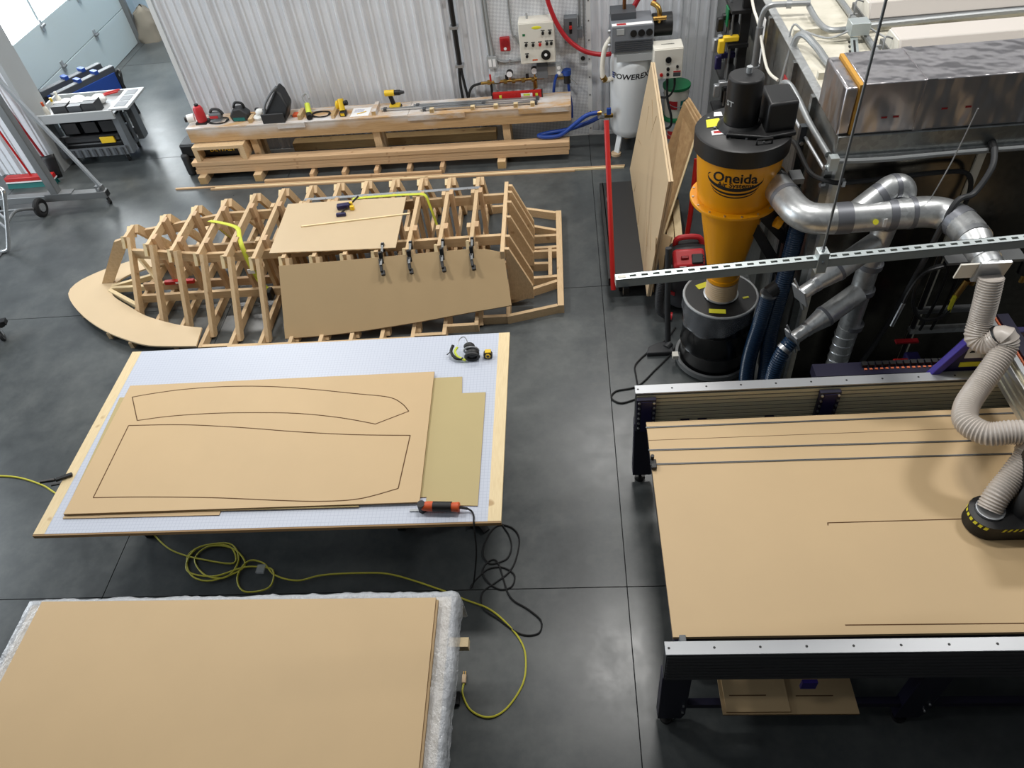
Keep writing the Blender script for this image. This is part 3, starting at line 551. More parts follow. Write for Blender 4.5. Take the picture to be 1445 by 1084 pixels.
t = thing('disconnect_switch', 'grey electrical disconnect with a lever slot beside the white cabinet', 'switch', (.1, -.1, 1.22)); bxp('box', 'grey_plastic', t, .02, .17, -.16, -.04, 1.22, 1.50, bevel=.005); bxp('lever_slot', 'black', t, .08, .11, -.165, -.16, 1.33, 1.46); bxp('lever', 'red', t, .08, .11, -.19, -.16, 1.39, 1.42); bxp('side_box', 'grey_plastic', t, .17, .23, -.13, -.04, 1.26, 1.36); cylp('conduit', 'conduit', t, (.20, -.07, 1.36), (.20, -.07, 3), .014, n=8); cylp('conduit', 'conduit', t, (.25, -.06, .98), (.25, -.06, 3), .010, n=8)
t = thing('socket_box', 'small grey round socket box low on the tread plate by the compressor', 'socket', (.23, -.06, .95)); bxp('box', 'light_grey', t, .18, .28, -.08, -.04, .95, 1.06); cylp('socket', 'black', t, (.225, -.08, 1.005), (.225, -.088, 1.005), .026, n=14)
t = thing('wall_outlet', 'white twin wall outlet at the edge of the tread plate', 'outlet', (-.85, -.07, .97)); bxp('box', 'light_grey', t, -.92, -.80, -.09, -.04, .96, 1.10); 
for x in (-.885, -.835): bxp('receptacle', 'paper', t, x - .018, x + .018, -.095, -.09, .98, 1.07)
t = thing('conduit_run', 'bent grey conduit running between the outlet and the white cabinet', 'conduit', (-.6, -.06, 1.05))
tubep('pipe', 'conduit', t, [(-.86, -.065, 3.0), (-.86, -.065, 1.6), (-.84, -.065, 1.2), (-.82, -.065, 1.08), (-.74, -.065, 1.02), (-.5, -.065, 1.02), (-.30, -.065, 1.02), (-.22, -.065, 1.03), (-.18, -.065, 1.06)], .013, 10); tubep('pipe', 'conduit', t, [(-.91, -.06, 3.0), (-.90, -.06, 1.6), (-.885, -.06, 1.1)], .013, 10); tubep('drop', 'conduit', t, [(-.60, -.06, 3.0), (-.60, -.06, 1.5), (-.55, -.07, 1.3), (-.50, -.09, 1.18)], .010, 8)
for x in (-.66, -.36): bxp('strap', 'steel', t, x, x + .02, -.085, -.045, 1.0, 1.04)
t = thing('air_manifold', 'brass compressed air manifold with gauges above the bench', 'manifold', (-.6, -.12, .8))
cylp('pipe', 'brass', t, (-1.02, -.12, .80), (-.25, -.12, .82), .018, n=12)
for x in (-.92, -.72, -.62, -.50, -.38): cylp('fitting', 'brass', t, (x - .02, -.12, .805), (x + .02, -.12, .806), .03, n=8)
for x, z in ((-.66, .90), (-.36, .92)):
    q = cylp('gauge', 'black', t, (x, -.10, z), (x, -.15, z), .042, n=20); cylp('gauge_face', 'paper', q, (x, -.15, z), (x, -.152, z), .036, n=20); cylp('stem', 'brass', t, (x, -.12, .82), (x, -.12, z - .03), .01, n=8)
cylp('filter_bowl', 'steel', t, (-.82, -.12, .79), (-.82, -.12, .71), .036, .03, n=14); cylp('filter_head', 'light_grey', t, (-.82, -.12, .81), (-.82, -.12, .88), .04, n=14); cylp('drain_bowl', 'brass', t, (-.36, -.12, .80), (-.36, -.12, .70), .026, n=12); tubep('drain_loop', 'rubber', t, [(-.36, -.12, .70), (-.40, -.13, .66), (-.38, -.14, .61), (-.34, -.13, .63)], .008, 6)
for x in (-.70, -.45): bxp('lock_tab', 'black', t, x - .018, x + .018, -.13, -.11, .83, .88)
tubep('inlet_hose', 'rubber', t, [(-1.02, -.12, .80), (-1.14, -.12, .76), (-1.20, -.13, .62), (-1.19, -.14, .40)], .016, 8); tubep('drop_hose', 'rubber', t, [(-.90, -.12, .80), (-.90, -.13, .6), (-.91, -.14, .40)], .015, 8); cylp('valve_stem', 'red', t, (-.90, -.12, .82), (-.90, -.12, .90), .012, n=8)
t = thing('junction_box', 'grey steel junction box with twin sockets on the air manifold', 'box', (-.22, -.12, .84)); bxp('box', 'grey_plastic', t, -.33, -.20, -.16, -.05, .83, .97); bxp('cable_bracket', 'steel', t, -.20, -.10, -.13, -.05, .85, .95); bxp('socket_plate', 'light_grey', t, -.10, -.03, -.14, -.05, .84, .97)
for z in (.875, .935): cylp('socket', 'paper', t, (-.065, -.14, z), (-.065, -.146, z), .022, n=12)
t = thing('pressure_regulator', 'blue and black pressure regulator with drooping blue tubes', 'regulator', (.03, -.12, .72)); cylp('cap', 'blue', t, (.03, -.12, .84), (.03, -.12, .90), .05, n=16); cylp('body', 'black', t, (.03, -.12, .74), (.03, -.12, .84), .042, n=16); cylp('outlet_pipe', 'brass', t, (-.10, -.12, .80), (0, -.12, .80), .015, n=8); obj('lever', MB().beam((.06, -.13, .80), (.15, -.15, .72), .02, .01), 'steel', t)
tubep('tube', 'air_blue', t, [(.02, -.12, .87), (-.08, -.13, .86), (-.13, -.14, .72), (-.15, -.15, .5), (-.15, -.15, .3)], .017, 8); tubep('tube', 'air_blue', t, [(.04, -.12, .75), (.05, -.13, .62), (.07, -.14, .45), (.07, -.14, .3)], .017, 8)
# --- compressor
set_frame()
cx_, cy_ = .76, 8.58
t = thing('air_compressor', 'upright white air compressor with a grey pump block on top', 'compressor', (cx_, cy_, 0))
obj('tank', MB().lathe((cx_, cy_, 0), [(.05, .17), (.15, .19), (.215, .24), (.235, .32), (.235, 1.08), (.225, 1.14), (.18, 1.20), (.05, 1.235)], 40), 'tank_white', t, smooth=50)
for a in (225, 315, 90):
    q = math.radians(a); obj('leg', MB().beam((cx_ + .17 * math.cos(q), cy_ + .17 * math.sin(q), .28), (cx_ + .24 * math.cos(q), cy_ + .24 * math.sin(q), .02), .07, .02), 'tank_white', t); cylp('pad', 'fibre', t, (cx_ + .25 * math.cos(q), cy_ + .25 * math.sin(q), 0), (cx_ + .25 * math.cos(q), cy_ + .25 * math.sin(q), .03), .06, n=14)
bxp('pump_shelf', 'light_grey', t, .55, 1.02, 8.34, 8.80, 1.23, 1.27); bxp('bracket', 'light_grey', t, .58, .98, 8.33, 8.345, 1.17, 1.25)
pb = bxp('pump_block', 'pump_grey', t, .52, .98, 8.33, 8.72, 1.27, 1.56, bevel=.012)
for k in range(6): bxp('cooling_fin', 'dark_grey', pb, .56, .97, 8.318, 8.332, 1.285 + k * .022, 1.293 + k * .022)
for k in range(3): cylp('fan_opening', 'black', pb, (.76 + k * .085, 8.332, 1.475), (.76 + k * .085, 8.315, 1.475), .036, n=20)
bxp('name_strip', 'paper', pb, .53, .96, 8.335, 8.40, 1.56, 1.564); bxp('warning_strip', 'alarm_red', pb, .58, .68, 8.345, 8.39, 1.564, 1.566); bxp('data_plate', 'light_grey', pb, .58, .66, 8.322, 8.33, 1.47, 1.53)
for z in (1.33, 1.48): cylp('knob', 'steel', pb, (.515, 8.42, z), (.49, 8.42, z), .02, n=10)
bxp('head_plate', 'dark_grey', t, .53, .80, 8.50, 8.74, 1.56, 1.63); cylp('riser', 'reel_copper', t, (.68, 8.62, 1.6), (.68, 8.62, 2.6), .02, n=12)
cylp('motor', 'black', t, (.99, 8.60, 1.44), (1.20, 8.60, 1.44), .12, n=24); tubep('elbow', 'brass', t, [(1.05, 8.52, 1.50), (1.05, 8.50, 1.60), (1.03, 8.52, 1.66), (.97, 8.56, 1.69)], .028, 12); cylp('tee', 'brass', t, (.98, 8.46, 1.56), (1.12, 8.46, 1.56), .022, n=10)
tubep('white_pipe', 'cream', t, [(.53, 8.50, 1.38), (.46, 8.48, 1.28), (.43, 8.46, 1.12), (.43, 8.45, .98), (.46, 8.46, .92), (.54, 8.5, .92)], .028, 12); cylp('elbow_joint', 'brass', t, (.43, 8.455, .97), (.46, 8.46, .92), .036, n=12)
def wrapt(x, y, z0=.93, r=.2365, a0=-100): 
    q = math.radians(a0) + x / r; return (cx_ + r * math.cos(q), cy_ + r * math.sin(q), z0 + y)
lettering('POWEREX', .085, lambda x, y: wrapt(x + .02, y, .98, .2368), 'ink', t, 1.15, .15)
mb = MB()
for k in range(3): mb.grid(4, 1, lambda u, v: wrapt(-.235 + .05 * u + (v - .5) * .01, (k - 1) * .025 + v * .018 - .01, .98, .2368))
obj('emblem', mb, 'blue', t)
cylp('valve_body', 'brass', t, (.54, 8.44, .50), (.40, 8.40, .52), .028, n=12); cylp('valve_nut', 'steel', t, (.43, 8.41, .51), (.38, 8.39, .53), .034, n=8); bxp('valve_lever', 'blue', t, .47, .52, 8.36, 8.40, .55, .62)
t = thing('drain_tag', 'small silver padlock valve on the floor by the compressor foot', 'valve', (.50, 8.28, 0)); bxp('body', 'steel', t, .44, .50, 8.16, 8.20, .0, .09, bevel=.008); tubep('shackle', 'black', t, [(.45, 8.18, .08), (.45, 8.2, .14), (.50, 8.22, .14), (.50, 8.19, .08)], .01, 8)
t = thing('blue_air_hose', 'thick blue air hose looping from the tank valve over the boards', 'hose', (.1, 8.42, .3))
tubep('hose', 'air_blue', t, [(.39, 8.40, .57), (.24, 8.39, .55), (.10, 8.40, .45), (-.08, 8.42, .31), (-.25, 8.42, .295), (-.35, 8.46, .30), (-.22, 8.52, .295), (.0, 8.52, .32), (.25, 8.46, .42), (.40, 8.42, .51)], .026, 12, 8)
for p0, p1 in (((.36, 8.40, .565), (.41, 8.40, .565)), ((.385, 8.42, .50), (.42, 8.42, .525))): cylp('ferrule', 'brass', t, p0, p1, .03, n=12)
t = thing('red_air_hose', 'red rubber air hose sagging from above to the pump block', 'hose', (.1, 8.8, 1.1)); tubep('hose', 'hose_red', t, [(-.24, 8.80, 2.6), (-.19, 8.8, 1.95), (-.13, 8.78, 1.65), (-.02, 8.76, 1.40), (.12, 8.74, 1.24), (.30, 8.72, 1.14), (.55, 8.70, 1.12), (.72, 8.78, 1.2)], .026, 12, 8); tubep('hose', 'hose_red', t, [(.78, 8.72, 1.58), (.86, 8.70, 1.72), (.94, 8.66, 1.76), (1.02, 8.6, 1.70)], .028, 12, 8)
t = thing('starter_box', 'white starter box with knobs hung on the compressor side', 'control box', (1.12, 8.30, 1.0)); bxp('cabinet', 'cream', t, .97, 1.29, 8.20, 8.42, 1.0, 1.34, bevel=.008); bxp('cover', 'cream', t, .975, 1.285, 8.185, 8.20, 1.01, 1.33, bevel=.004)
for x, z, r, m in ((1.13, 1.22, .032, 'black'), (1.13, 1.12, .018, 'black'), (1.06, 1.06, .018, 'red'), (1.13, 1.06, .016, 'black'), (1.23, 1.14, .014, 'black')): cylp('knob', m, t, (x, 8.185, z), (x, 8.165, z), r, n=14)
bxp('warning_sticker', 'alarm_red', t, 1.19, 1.27, 8.182, 8.185, 1.075, 1.09); bxp('data_plate', 'dark_grey', t, 1.19, 1.27, 8.182, 8.185, 1.03, 1.07); lettering('POWEREX', .03, lambda x, y: (1.13 + x, 8.30 + y, 1.342), 'ink', t)
tubep('cable', 'rubber', t, [(1.14, 8.28, 1.0), (1.15, 8.25, .75), (1.20, 8.22, .55), (1.20, 8.25, .40), (1.10, 8.32, .34)], .014, 8); tubep('cable', 'rubber', t, [(1.22, 8.28, 1.0), (1.22, 8.27, .85), (1.15, 8.30, .74), (1.0, 8.36, .74)], .012, 8)
def bucket(lab, x, y, z, body):
    t = thing('bucket', lab, 'bucket', (x, y, z), 'stacked pails with green lids')
    obj('pail', MB().lathe((x, y, z), [(.125, 0), (.13, .01), (.148, .33), (.155, .335), (.155, .345)], 28), body, t); obj('lid', MB().lathe((x, y, z), [(.16, .34), (.162, .35), (.162, .372), (.15, .376), (.02, .374)], 28), 'green', t)
    for k, a in enumerate((-130, -75, -20)):
        m = ('alarm_red', 'teal', 'alarm_red')[k]; mb = MB().grid(6, 1, lambda u, v: (x + .1425 * math.cos(math.radians(a + 40 * u)), y + .1425 * math.sin(math.radians(a + 40 * u)), z + .12 + .1 * v)); obj('print', mb, m, t)
    tubep('bail', 'steel', t, [(x - .15, y, z + .28), (x - .1, y - .13, z + .2), (x, y - .165, z + .16), (x + .1, y - .13, z + .2), (x + .15, y, z + .28)], .004, 6)
bucket('lower pail with a green lid standing on the floor behind the compressor', 1.30, 8.60, 0, 'light_grey'); bucket('upper pail with a green lid stacked behind the compressor', 1.30, 8.60, .377, 'cream')
# clamp rack on the back wall next to the booth
t = thing('clamp_rack', 'black rack with hanging clamps fixed to the far side wall of the booth', 'rack', (1.6, 7.3, 1.0))
for y in (7.02, 7.50): bxp('upright', 'black', t, 1.60, 1.68, y, y + .05, .6, 2.25)
for z in (1.0, 1.4, 1.8, 2.1): bxp('shelf_arm', 'black', t, 1.50, 1.68, 6.98, 7.55, z, z + .03)
bxp('green_sign', 'green', t, 1.49, 1.50, 7.1, 7.22, 1.95, 2.1)
for k, (z, y, m) in enumerate(((1.42, 7.05, 'steel'), (1.66, 7.12, 'navy'), (1.84, 7.05, 'yellow'), (1.75, 7.3, 'steel'), (1.98, 7.2, 'black'))):
    c = thing('hand_clamp', ['steel jawed clamp low on the black rack', 'dark blue handled clamp on the black rack', 'yellow jawed clamp on the black rack', 'bright steel clamp in the middle of the black rack', 'black clamp at the top of the rack'][k], 'clamp', (1.52, y, z), 'clamps on the rack')
    cylp('bar', 'dull_steel', c, (1.53, y, z - .20), (1.53, y, z + .25), .01, n=8); bxp('jaw', m, c, 1.46, 1.60, y - .03, y + .03, z, z + .05, bevel=.01); bxp('handle', m, c, 1.42, 1.48, y - .03, y + .03, z - .1, z + .02, bevel=.01)
# ================================================================== boat building frame
set_frame()
YC = 6.36
XS = [-.65 - .303 * (13 - k) for k in range(14)]
HT = [.09, .25, .38, .47, .54, .60, .62, .63, .63, .62, .61, .58, .55, .50]
HB = [.60, .71, .79, .94, 1.02, 1.06, 1.07, 1.07, 1.06, 1.05, 1.03, 1.00, .97, .90]
HO = [.86, 1.0, 1.1, 1.18, 1.20, 1.21, 1.22, 1.22, 1.22, 1.22, 1.22, 1.18, 1.07, .97]
ZTOP = .70
jig = thing('boat_frame', 'large upside down boat building frame of pine studs on the floor', 'boat frame', (-2.7, YC, 0))
def stick(name, p0, p1, w=.038, h=.089, up=(0, 0, 1), mat='pine'): return obj(name, MB().beam(p0, p1, w, h, up), mat, jig, smooth=0)
for k, x in enumerate(XS):
    t_, b_, o_ = HT[k], HB[k], HO[k]
    if k < 13:
        stick('top_beam', (x, YC - t_ - .02, ZTOP - .045), (x, YC + t_ + .02, ZTOP - .045))
        for s in (-1, 1):
            stick('side_leg', (x + .04, YC + s * (t_ - .01), ZTOP - .03), (x + .04, YC + s * b_, .004), .038, .089, (0, s, .6))
            stick('end_cleat', (x - .036, YC + s * (t_ - .03), ZTOP - .02), (x - .036, YC + s * (t_ + .035), ZTOP - .13), .034, .07, (0, s, .6), 'birch')
            if k > 0:
                yy = YC + s * min(.30, t_ * .6)
                stick('inner_post', (x + .04, yy, .0), (x + .04, yy, ZTOP + .012), .038, .089, (0, 1, 0), 'fir')
                if k > 4: stick('inner_post', (x - .04, yy, .0), (x - .04, yy, ZTOP + .004), .038, .07, (0, 1, 0))
    stick('base_beam', (x, YC - o_, .045), (x, YC + o_, .045))
# outer base pieces, stepped along the flange
for k in range(3, 13):
    for s in (-1, 1):
        o_ = min(HO[k], HO[k + 1]) if k > 9 else HO[k]
        stick('flange_rail', (XS[k] + .02, YC + s * (o_ - .02), .045), (XS[k + 1] - .02, YC + s * (o_ - .02), .045))
for s in (-1, 1):
    stick('upper_stringer', (XS[0] + .02, YC + s * .17, .54), (XS[3], YC + s * .36, .56), .038, .1)
    stick('upper_stringer', (XS[3], YC + s * .36, .56), (XS[13], YC + s * .36, .56), .038, .1)
    stick('lower_stringer', (XS[0], YC + s * .22, .135), (XS[13], YC + s * .22, .135), .038, .089, (0, 0, 1), 'fir'); stick('lower_stringer', (XS[0], YC + s * .42, .135), (XS[7], YC + s * .42, .135), .038, .089)
# bow stem
obj('stem_board', MB().prism([(-4.58, YC - .10, .68), (-4.74, YC - .10, .64), (-5.14, YC - .10, .122), (-5.01, YC - .10, .122), (-4.64, YC - .10, .57)], (0, .04, 0)), 'pine', jig, smooth=0)
for p0, p1 in (((-5.0, 6.14, .10), (-4.55, 5.84, .10)), ((-5.0, 6.17, .10), (-4.55, 6.17, .10)), ((-5.0, 6.20, .10), (-4.6, 6.36, .10)), ((-4.62, YC - .05, .5), (-4.40, YC - .2, .09))): stick('bow_strut', p0, p1, .038, .06, (0, 0, 1), 'birch')
for x, y in ((-4.75, 5.50), (-4.45, 5.34), (-5.2, 5.86)): stick('ring_cleat', (x, y - .04, .05), (x + .03, y + .22, .05), .04, .07)
# stern
stick('transom_beam', (XS[13], YC - .82, ZTOP - .045), (XS[13], YC + .30, ZTOP - .045)) if False else stick('transom_beam', (XS[13], 5.60, ZTOP - .045), (XS[13], 6.80, ZTOP - .045))
for y in (6.72, 6.60, 6.42, 6.16, 5.84, 5.64):
    obj('transom_knee', MB().prism([(-.63, y, ZTOP - .005), (-.59, y, ZTOP - .01), (-.40, y, .24), (-.40, y, .09), (-.63, y, .09)], (0, .036, 0)), 'pine', jig, smooth=0)
for s, y0, y1 in ((0, 5.40, 5.52), (1, 7.27, 7.10)): stick('stern_rail', (-.66, y0, .047), (-.172, y1, .047), .038, .092)
stick('stern_end', (-.14, 5.50, .05), (-.14, 7.12, .05), .06, .10)
for a, b in (((-.64, 5.70), (-.17, 5.90)), ((-.50, 5.965), (-.17, 5.975)), ((-.48, 6.205), (-.24, 6.195)), ((-.49, 6.41), (-.17, 6.405)), ((-.49, 6.47), (-.17, 6.47)), ((-.49, 6.68), (-.17, 6.68)), ((-.49, 6.90), (-.17, 6.77))): stick('stern_tie', (*a, .045), (*b, .045))
stick('stern_block', (-.24, 5.99, .05), (-.24, 6.45, .05))
# bow flange of MDF
outer = [(-3.70, 5.17), (-4.0, 5.19), (-4.24, 5.225), (-4.5, 5.33), (-4.75, 5.46), (-5.0, 5.63), (-5.21, 5.81), (-5.38, 5.99), (-5.48, 6.15), (-5.46, 6.30), (-5.36, 6.42), (-5.2, 6.54), (-5.0, 6.64), (-4.75, 6.76), (-4.55, 6.84)]
inner = [(-4.52, 6.56), (-4.70, 6.50), (-4.88, 6.40), (-4.97, 6.28), (-4.98, 6.16), (-4.91, 6.03), (-4.69, 5.865), (-4.42, 5.68), (-4.14, 5.555), (-3.92, 5.48), (-3.73, 5.44)]
def zmid(p): return (p[0], p[1])
fp = thing('bow_flange', 'curved MDF flange ring around the bow end of the boat frame', 'panel', (-4.6, 5.9, .09))
mb = MB(); nO = 40
def resample(P, n):
    P = [Vector((a, b, 0)) for a, b in P]; P = spline(P, 5); L = [0]
    for a, b in zip(P, P[1:]): L.append(L[-1] + (b - a).length)
    out = []; j = 0
    for i in range(n + 1):
        t = L[-1] * i / n
        while j < len(L) - 2 and L[j + 1] < t: j += 1
        u = (t - L[j]) / max(1e-9, L[j + 1] - L[j]); q = P[j].lerp(P[j + 1], u); out.append((q.x, q.y))
    return out
O = resample(outer, nO); I = resample(inner[::-1], nO)
half = 22
for nm, a, b in (('ring_half', 0, half), ('ring_half', half, nO)):
    mb = MB(); n = b - a + 1
    vs = [(*O[i], .10) for i in range(a, b + 1)] + [(*I[i], .10) for i in range(a, b + 1)] + [(*O[i], .118) for i in range(a, b + 1)] + [(*I[i], .118) for i in range(a, b + 1)]
    fs = []
    for i in range(n - 1): fs += [(i, i + 1, n + i + 1, n + i), (2 * n + i, 3 * n + i, 3 * n + i + 1, 2 * n + i + 1), (i, 2 * n + i, 2 * n + i + 1, i + 1), (n + i, n + i + 1, 3 * n + i + 1, 3 * n + i)]
    fs += [(0, n, 3 * n, 2 * n), (n - 1, 3 * n - 1, 4 * n - 1, 2 * n - 1)]
    obj(nm, mb.add(vs, fs), 'mdf_pale', fp, smooth=0)
# loose panels on the frame
t = thing('bottom_panel', 'flat MDF panel lying on top of the boat frame', 'panel', (-2.3, 6.2, ZTOP)); obj('board', MB().plate([(-2.94, 6.64), (-1.68, 6.62), (-1.67, 5.75), (-2.92, 5.79)], ZTOP + .002, ZTOP + .014), 'mdf_pale', t, smooth=0)
obj('torn_edge', MB().tube([(-2.90 + .055 * k, 5.79 - .0018 * k + .006 * math.sin(k * 2.3), ZTOP + .007) for k in range(22)], .005, 5), 'mdf_edge', t)
def py(z): return 5.665 - (ZTOP - z) * .62
sp = [(-2.80, .665), (-2.4, .672), (-2.0, .68), (-1.6, .69), (-1.25, .70), (-.95, .705), (-.8, .695), (-.64, .66), (-.60, .24), (-1.0, .20), (-1.5, .145), (-2.0, .10), (-2.4, .075), (-2.84, .065)]
t = thing('side_panel', 'long MDF side panel clamped to the slanted side of the boat frame', 'panel', (-1.7, 5.4, .1)); nv = Vector((0, -.85, .527)).normalized() * .012
obj('board', MB().prism([(x, py(z), z) for x, z in sp], nv), 'mdf', t, smooth=0); tubep('cut_edge', 'mdf_edge', t, [(x, py(z) - .006, z) for x, z in sp[8:]], .004, 5, 2)
def spring_clamp(x, y, lab):
    t = thing('bar_clamp', lab, 'clamp', (x, y, .6), 'black clamps holding the side panel')
    obj('bar', MB().beam((x, y + .13, ZTOP + .035), (x + .005, y - .12, ZTOP - .04), .02, .012), 'dull_steel', t); obj('fixed_jaw', MB().beam((x, y + .12, ZTOP + .04), (x, y + .10, ZTOP - .04), .03, .035, (0, 1, 0)), 'black', t, bevel=.004); obj('sliding_jaw', MB().beam((x, y - .02, ZTOP + .04), (x + .005, y - .05, ZTOP - .07), .035, .04, (0, 1, 0)), 'black', t, bevel=.004)
    obj('handle', MB().beam((x - .01, y - .05, ZTOP - .02), (x + .01, y - .16, ZTOP - .09), .028, .03), 'black', t, bevel=.006); cylp('pad', 'charcoal', t, (x + .012, y - .13, ZTOP - .10), (x + .02, y - .17, ZTOP - .12), .02, n=10)
for k, (x, lab) in enumerate(((-1.80, 'black clamp on the side panel top, nearest the flat MDF panel middle'), (-1.53, 'black clamp on the side panel top below the corner of the flat MDF panel'), (-1.22, 'black clamp on the side panel top, second from the transom'), (-.94, 'black clamp on the side panel top nearest the transom'))): spring_clamp(x, 5.68, lab)
t = thing('straight_edge', 'long aluminium ruler laid across the rear of the boat frame', 'ruler', (-1.85, 6.72, ZTOP)); bxp('blade', 'aluminium', t, -2.78, -.92, 6.69, 6.735, ZTOP + .003, ZTOP + .009)
for k in range(12): bxp('tick_mark', 'ink', t, -2.7 + k * .15, -2.697 + k * .15, 6.69, 6.705, ZTOP + .009, ZTOP + .0094)
t = thing('thin_stick', 'thin pale stick lying slantwise on the flat MDF panel', 'stick', (-2.13, 6.24, ZTOP + .014)); obj('stick', MB().beam((-2.69, 6.20, ZTOP + .02), (-1.60, 6.30, ZTOP + .02), .018, .01), 'birch', t); obj('sawn_end', MB().beam((-2.692, 6.20, ZTOP + .02), (-2.689, 6.20, ZTOP + .02), .017, .009), 'mdf_edge', t)
t = thing('quick_clamp', 'blue and yellow quick grip clamp lying on the flat MDF panel', 'clamp', (-2.28, 6.45, ZTOP + .014)); zq = ZTOP + .03
obj('bar', MB().beam((-2.32, 6.36, zq), (-2.17, 6.62, zq + .03), .006, .02), 'black', t); obj('body', MB().beam((-2.37, 6.46, zq + .02), (-2.24, 6.48, zq + .02), .06, .05), 'navy', t, bevel=.012); obj('lower_jaw', MB().beam((-2.36, 6.345, zq), (-2.26, 6.35, zq), .035, .04), 'navy', t, bevel=.01); bxp('pad', 'yellow', t, -2.23, -2.19, 6.43, 6.46, zq - .01, zq + .03); bxp('trigger', 'yellow', t, -2.25, -2.22, 6.50, 6.53, zq, zq + .03)
def strap(lab, pts, w, axis):
    t = thing('ratchet_strap', lab, 'strap', pts[0], 'yellow straps over the boat frame'); P = spline(pts, 5); mb = MB(); a = Vector(axis).normalized() * w / 2; n = len(P)
    mb.add([p - a for p in P] + [p + a for p in P], [(i, i + 1, n + i + 1, n + i) for i in range(n - 1)]); obj('webbing', mb, 'strap', t, solid=.004, smooth=60); return t
t = strap('yellow strap with a white tag hanging over the bow stations', [(-3.73, 6.43, ZTOP + .01), (-3.55, 6.36, ZTOP + .012), (-3.38, 6.26, ZTOP + .012), (-3.32, 6.12, ZTOP + .0), (-3.27, 6.0, ZTOP - .03), (-3.25, 5.96, ZTOP - .2), (-3.20, 5.92, ZTOP - .42), (-3.12, 5.9, .16)], .045, (.8, .55, 0)); obj('paper_tag', MB().box((-3.24, 5.91, .42), (.07, .01, .05)), 'paper', t); bxp('ratchet', 'black', t, -3.15, -3.10, 5.84, 5.93, .09, .2, bevel=.008); obj('tail', MB().beam((-3.72, 6.44, ZTOP - .02), (-3.56, 6.62, .15), .04, .004), 'strap', t)
t = strap('yellow strap running behind the flat MDF panel and down a station', [(-2.25, 6.65, ZTOP + .018), (-1.95, 6.66, ZTOP + .018), (-1.62, 6.66, ZTOP + .014), (-1.49, 6.64, ZTOP + .008), (-1.45, 6.60, ZTOP - .10), (-1.40, 6.55, ZTOP - .35), (-1.37, 6.5, .18)], .04, (.3, .9, 0)); bxp('hook', 'black', t, -1.39, -1.35, 6.46, 6.52, .09, .19)
t = thing('floor_level', 'short red level lying low inside the bow of the boat frame', 'level', (-4.15, 6.02, .1)); bxp('body', 'red', t, -4.32, -4.0, 6.085, 6.125, .181, .22); bxp('vial', 'paper', t, -4.2, -4.14, 6.083, 6.085, .19, .21)

# ================================================================== drafting table
T1 = (-3.66, -.525, 2.585, 4.33); ZT1 = .85
t = thing('layout_table', 'wide white layout table with printed grid and pale wood edges', 'table', (-2.1, 3.45, 0))
bxp('grid_top', 'grid_board', t, -3.58, -.61, 2.585, 4.33, .822, .85, smooth=0); bxp('edge_strip', 'birch', t, -3.66, -3.58, 2.585, 4.33, .822, .851, smooth=0); bxp('edge_strip', 'birch', t, -.61, -.525, 2.585, 4.33, .822, .851, smooth=0); bxp('edge_band', 'mdf_edge', t, -3.66, -.525, 2.572, 2.585, .82, .849)
bxp('under_frame', 'charcoal', t, -3.4, -.8, 2.8, 4.1, .78, .822)
for x in (-3.43, -1.40, -.84):
    for y in (3.16, 4.02):
        obj('leg', MB().beam((x, y, .80), (x, y, .0), .05, .05, (1, 0, 0)), 'black', t)
    obj('foot_bar', MB().bx(x - .03, x + .03, 3.08, 4.1, .0, .045), 'black', t)
obj('side_brace', MB().beam((-.84, 3.16, .05), (-.74, 3.04, .02), .05, .03), 'black', t)
# sheets on the table, bottom first
def sheet(lab, pts, z0, z1, mat, group='MDF sheets on the layout table'):
    t = thing('mdf_sheet', lab, 'sheet', (pts[0][0], pts[0][1], z0), group); obj('board', MB().plate(pts, z0, z1), mat, t, smooth=0)
    n = len(pts); mb = MB()
    for i in range(n): mb.beam((*pts[i], (z0 + z1) / 2), (*pts[(i + 1) % n], (z0 + z1) / 2), .0015, (z1 - z0) * .96)
    obj('sawn_edge', mb, 'mdf_edge', t, smooth=0); return t
sheet('olive tinted MDF offcut with a notched corner at the right of the layout table', [(-1.30, 3.86), (-.868, 3.86), (-.857, 3.69), (-.682, 3.69), (-.68, 2.70), (-1.02, 2.72), (-1.02, 2.78), (-1.30, 2.78)], .851, .857, 'mdf_olive')
sheet('bottom MDF sheet whose front edge ends short on the grid table', [(-3.50, 2.70), (-2.40, 2.69), (-2.38, 3.6), (-3.54, 3.72)], .8512, .857, 'mdf')
sheet('middle MDF sheet peeking out at the front of the grid table', [(-3.50, 2.725), (-1.46, 2.715), (-1.40, 3.7), (-3.545, 3.80)], .8575, .864, 'mdf_olive')
t = sheet('large top MDF sheet with boat shapes drawn on it', [(-3.495, 2.722), (-3.499, 3.911), (-1.081, 3.908), (-1.058, 2.729)], .8645, .876, 'mdf')
def line(t, pts, w=.007, z=.8763, mat='groove', k=5, seg=None, name='cut_line'):
    tubes = MB(); P = [Vector((x, y, z)) for x, y in pts]
    for a, b in zip(P, P[1:]): tubes.beam(a, b, w, .0012)
    return obj(name, tubes, mat, t, smooth=0)
def curve2(p): return [(v.x, v.y) for v in spline([(x, y, 0) for x, y in p], 5)]
A_ = [(-3.432, 3.786), (-3.295, 3.541), (-3.05, 3.57), (-2.722, 3.58), (-2.391, 3.569), (-2.061, 3.543), (-1.729, 3.484), (-1.456, 3.409), (-1.228, 3.518), (-1.29, 3.597), (-1.4, 3.666), (-1.666, 3.718), (-2.006, 3.782), (-2.351, 3.832), (-2.695, 3.853), (-3.034, 3.844), (-3.282, 3.814)]
line(t, [A_[0], A_[1]]); line(t, curve2(A_[1:8])); line(t, [A_[7], A_[8]]); line(t, curve2(A_[8:] + [A_[0]]))
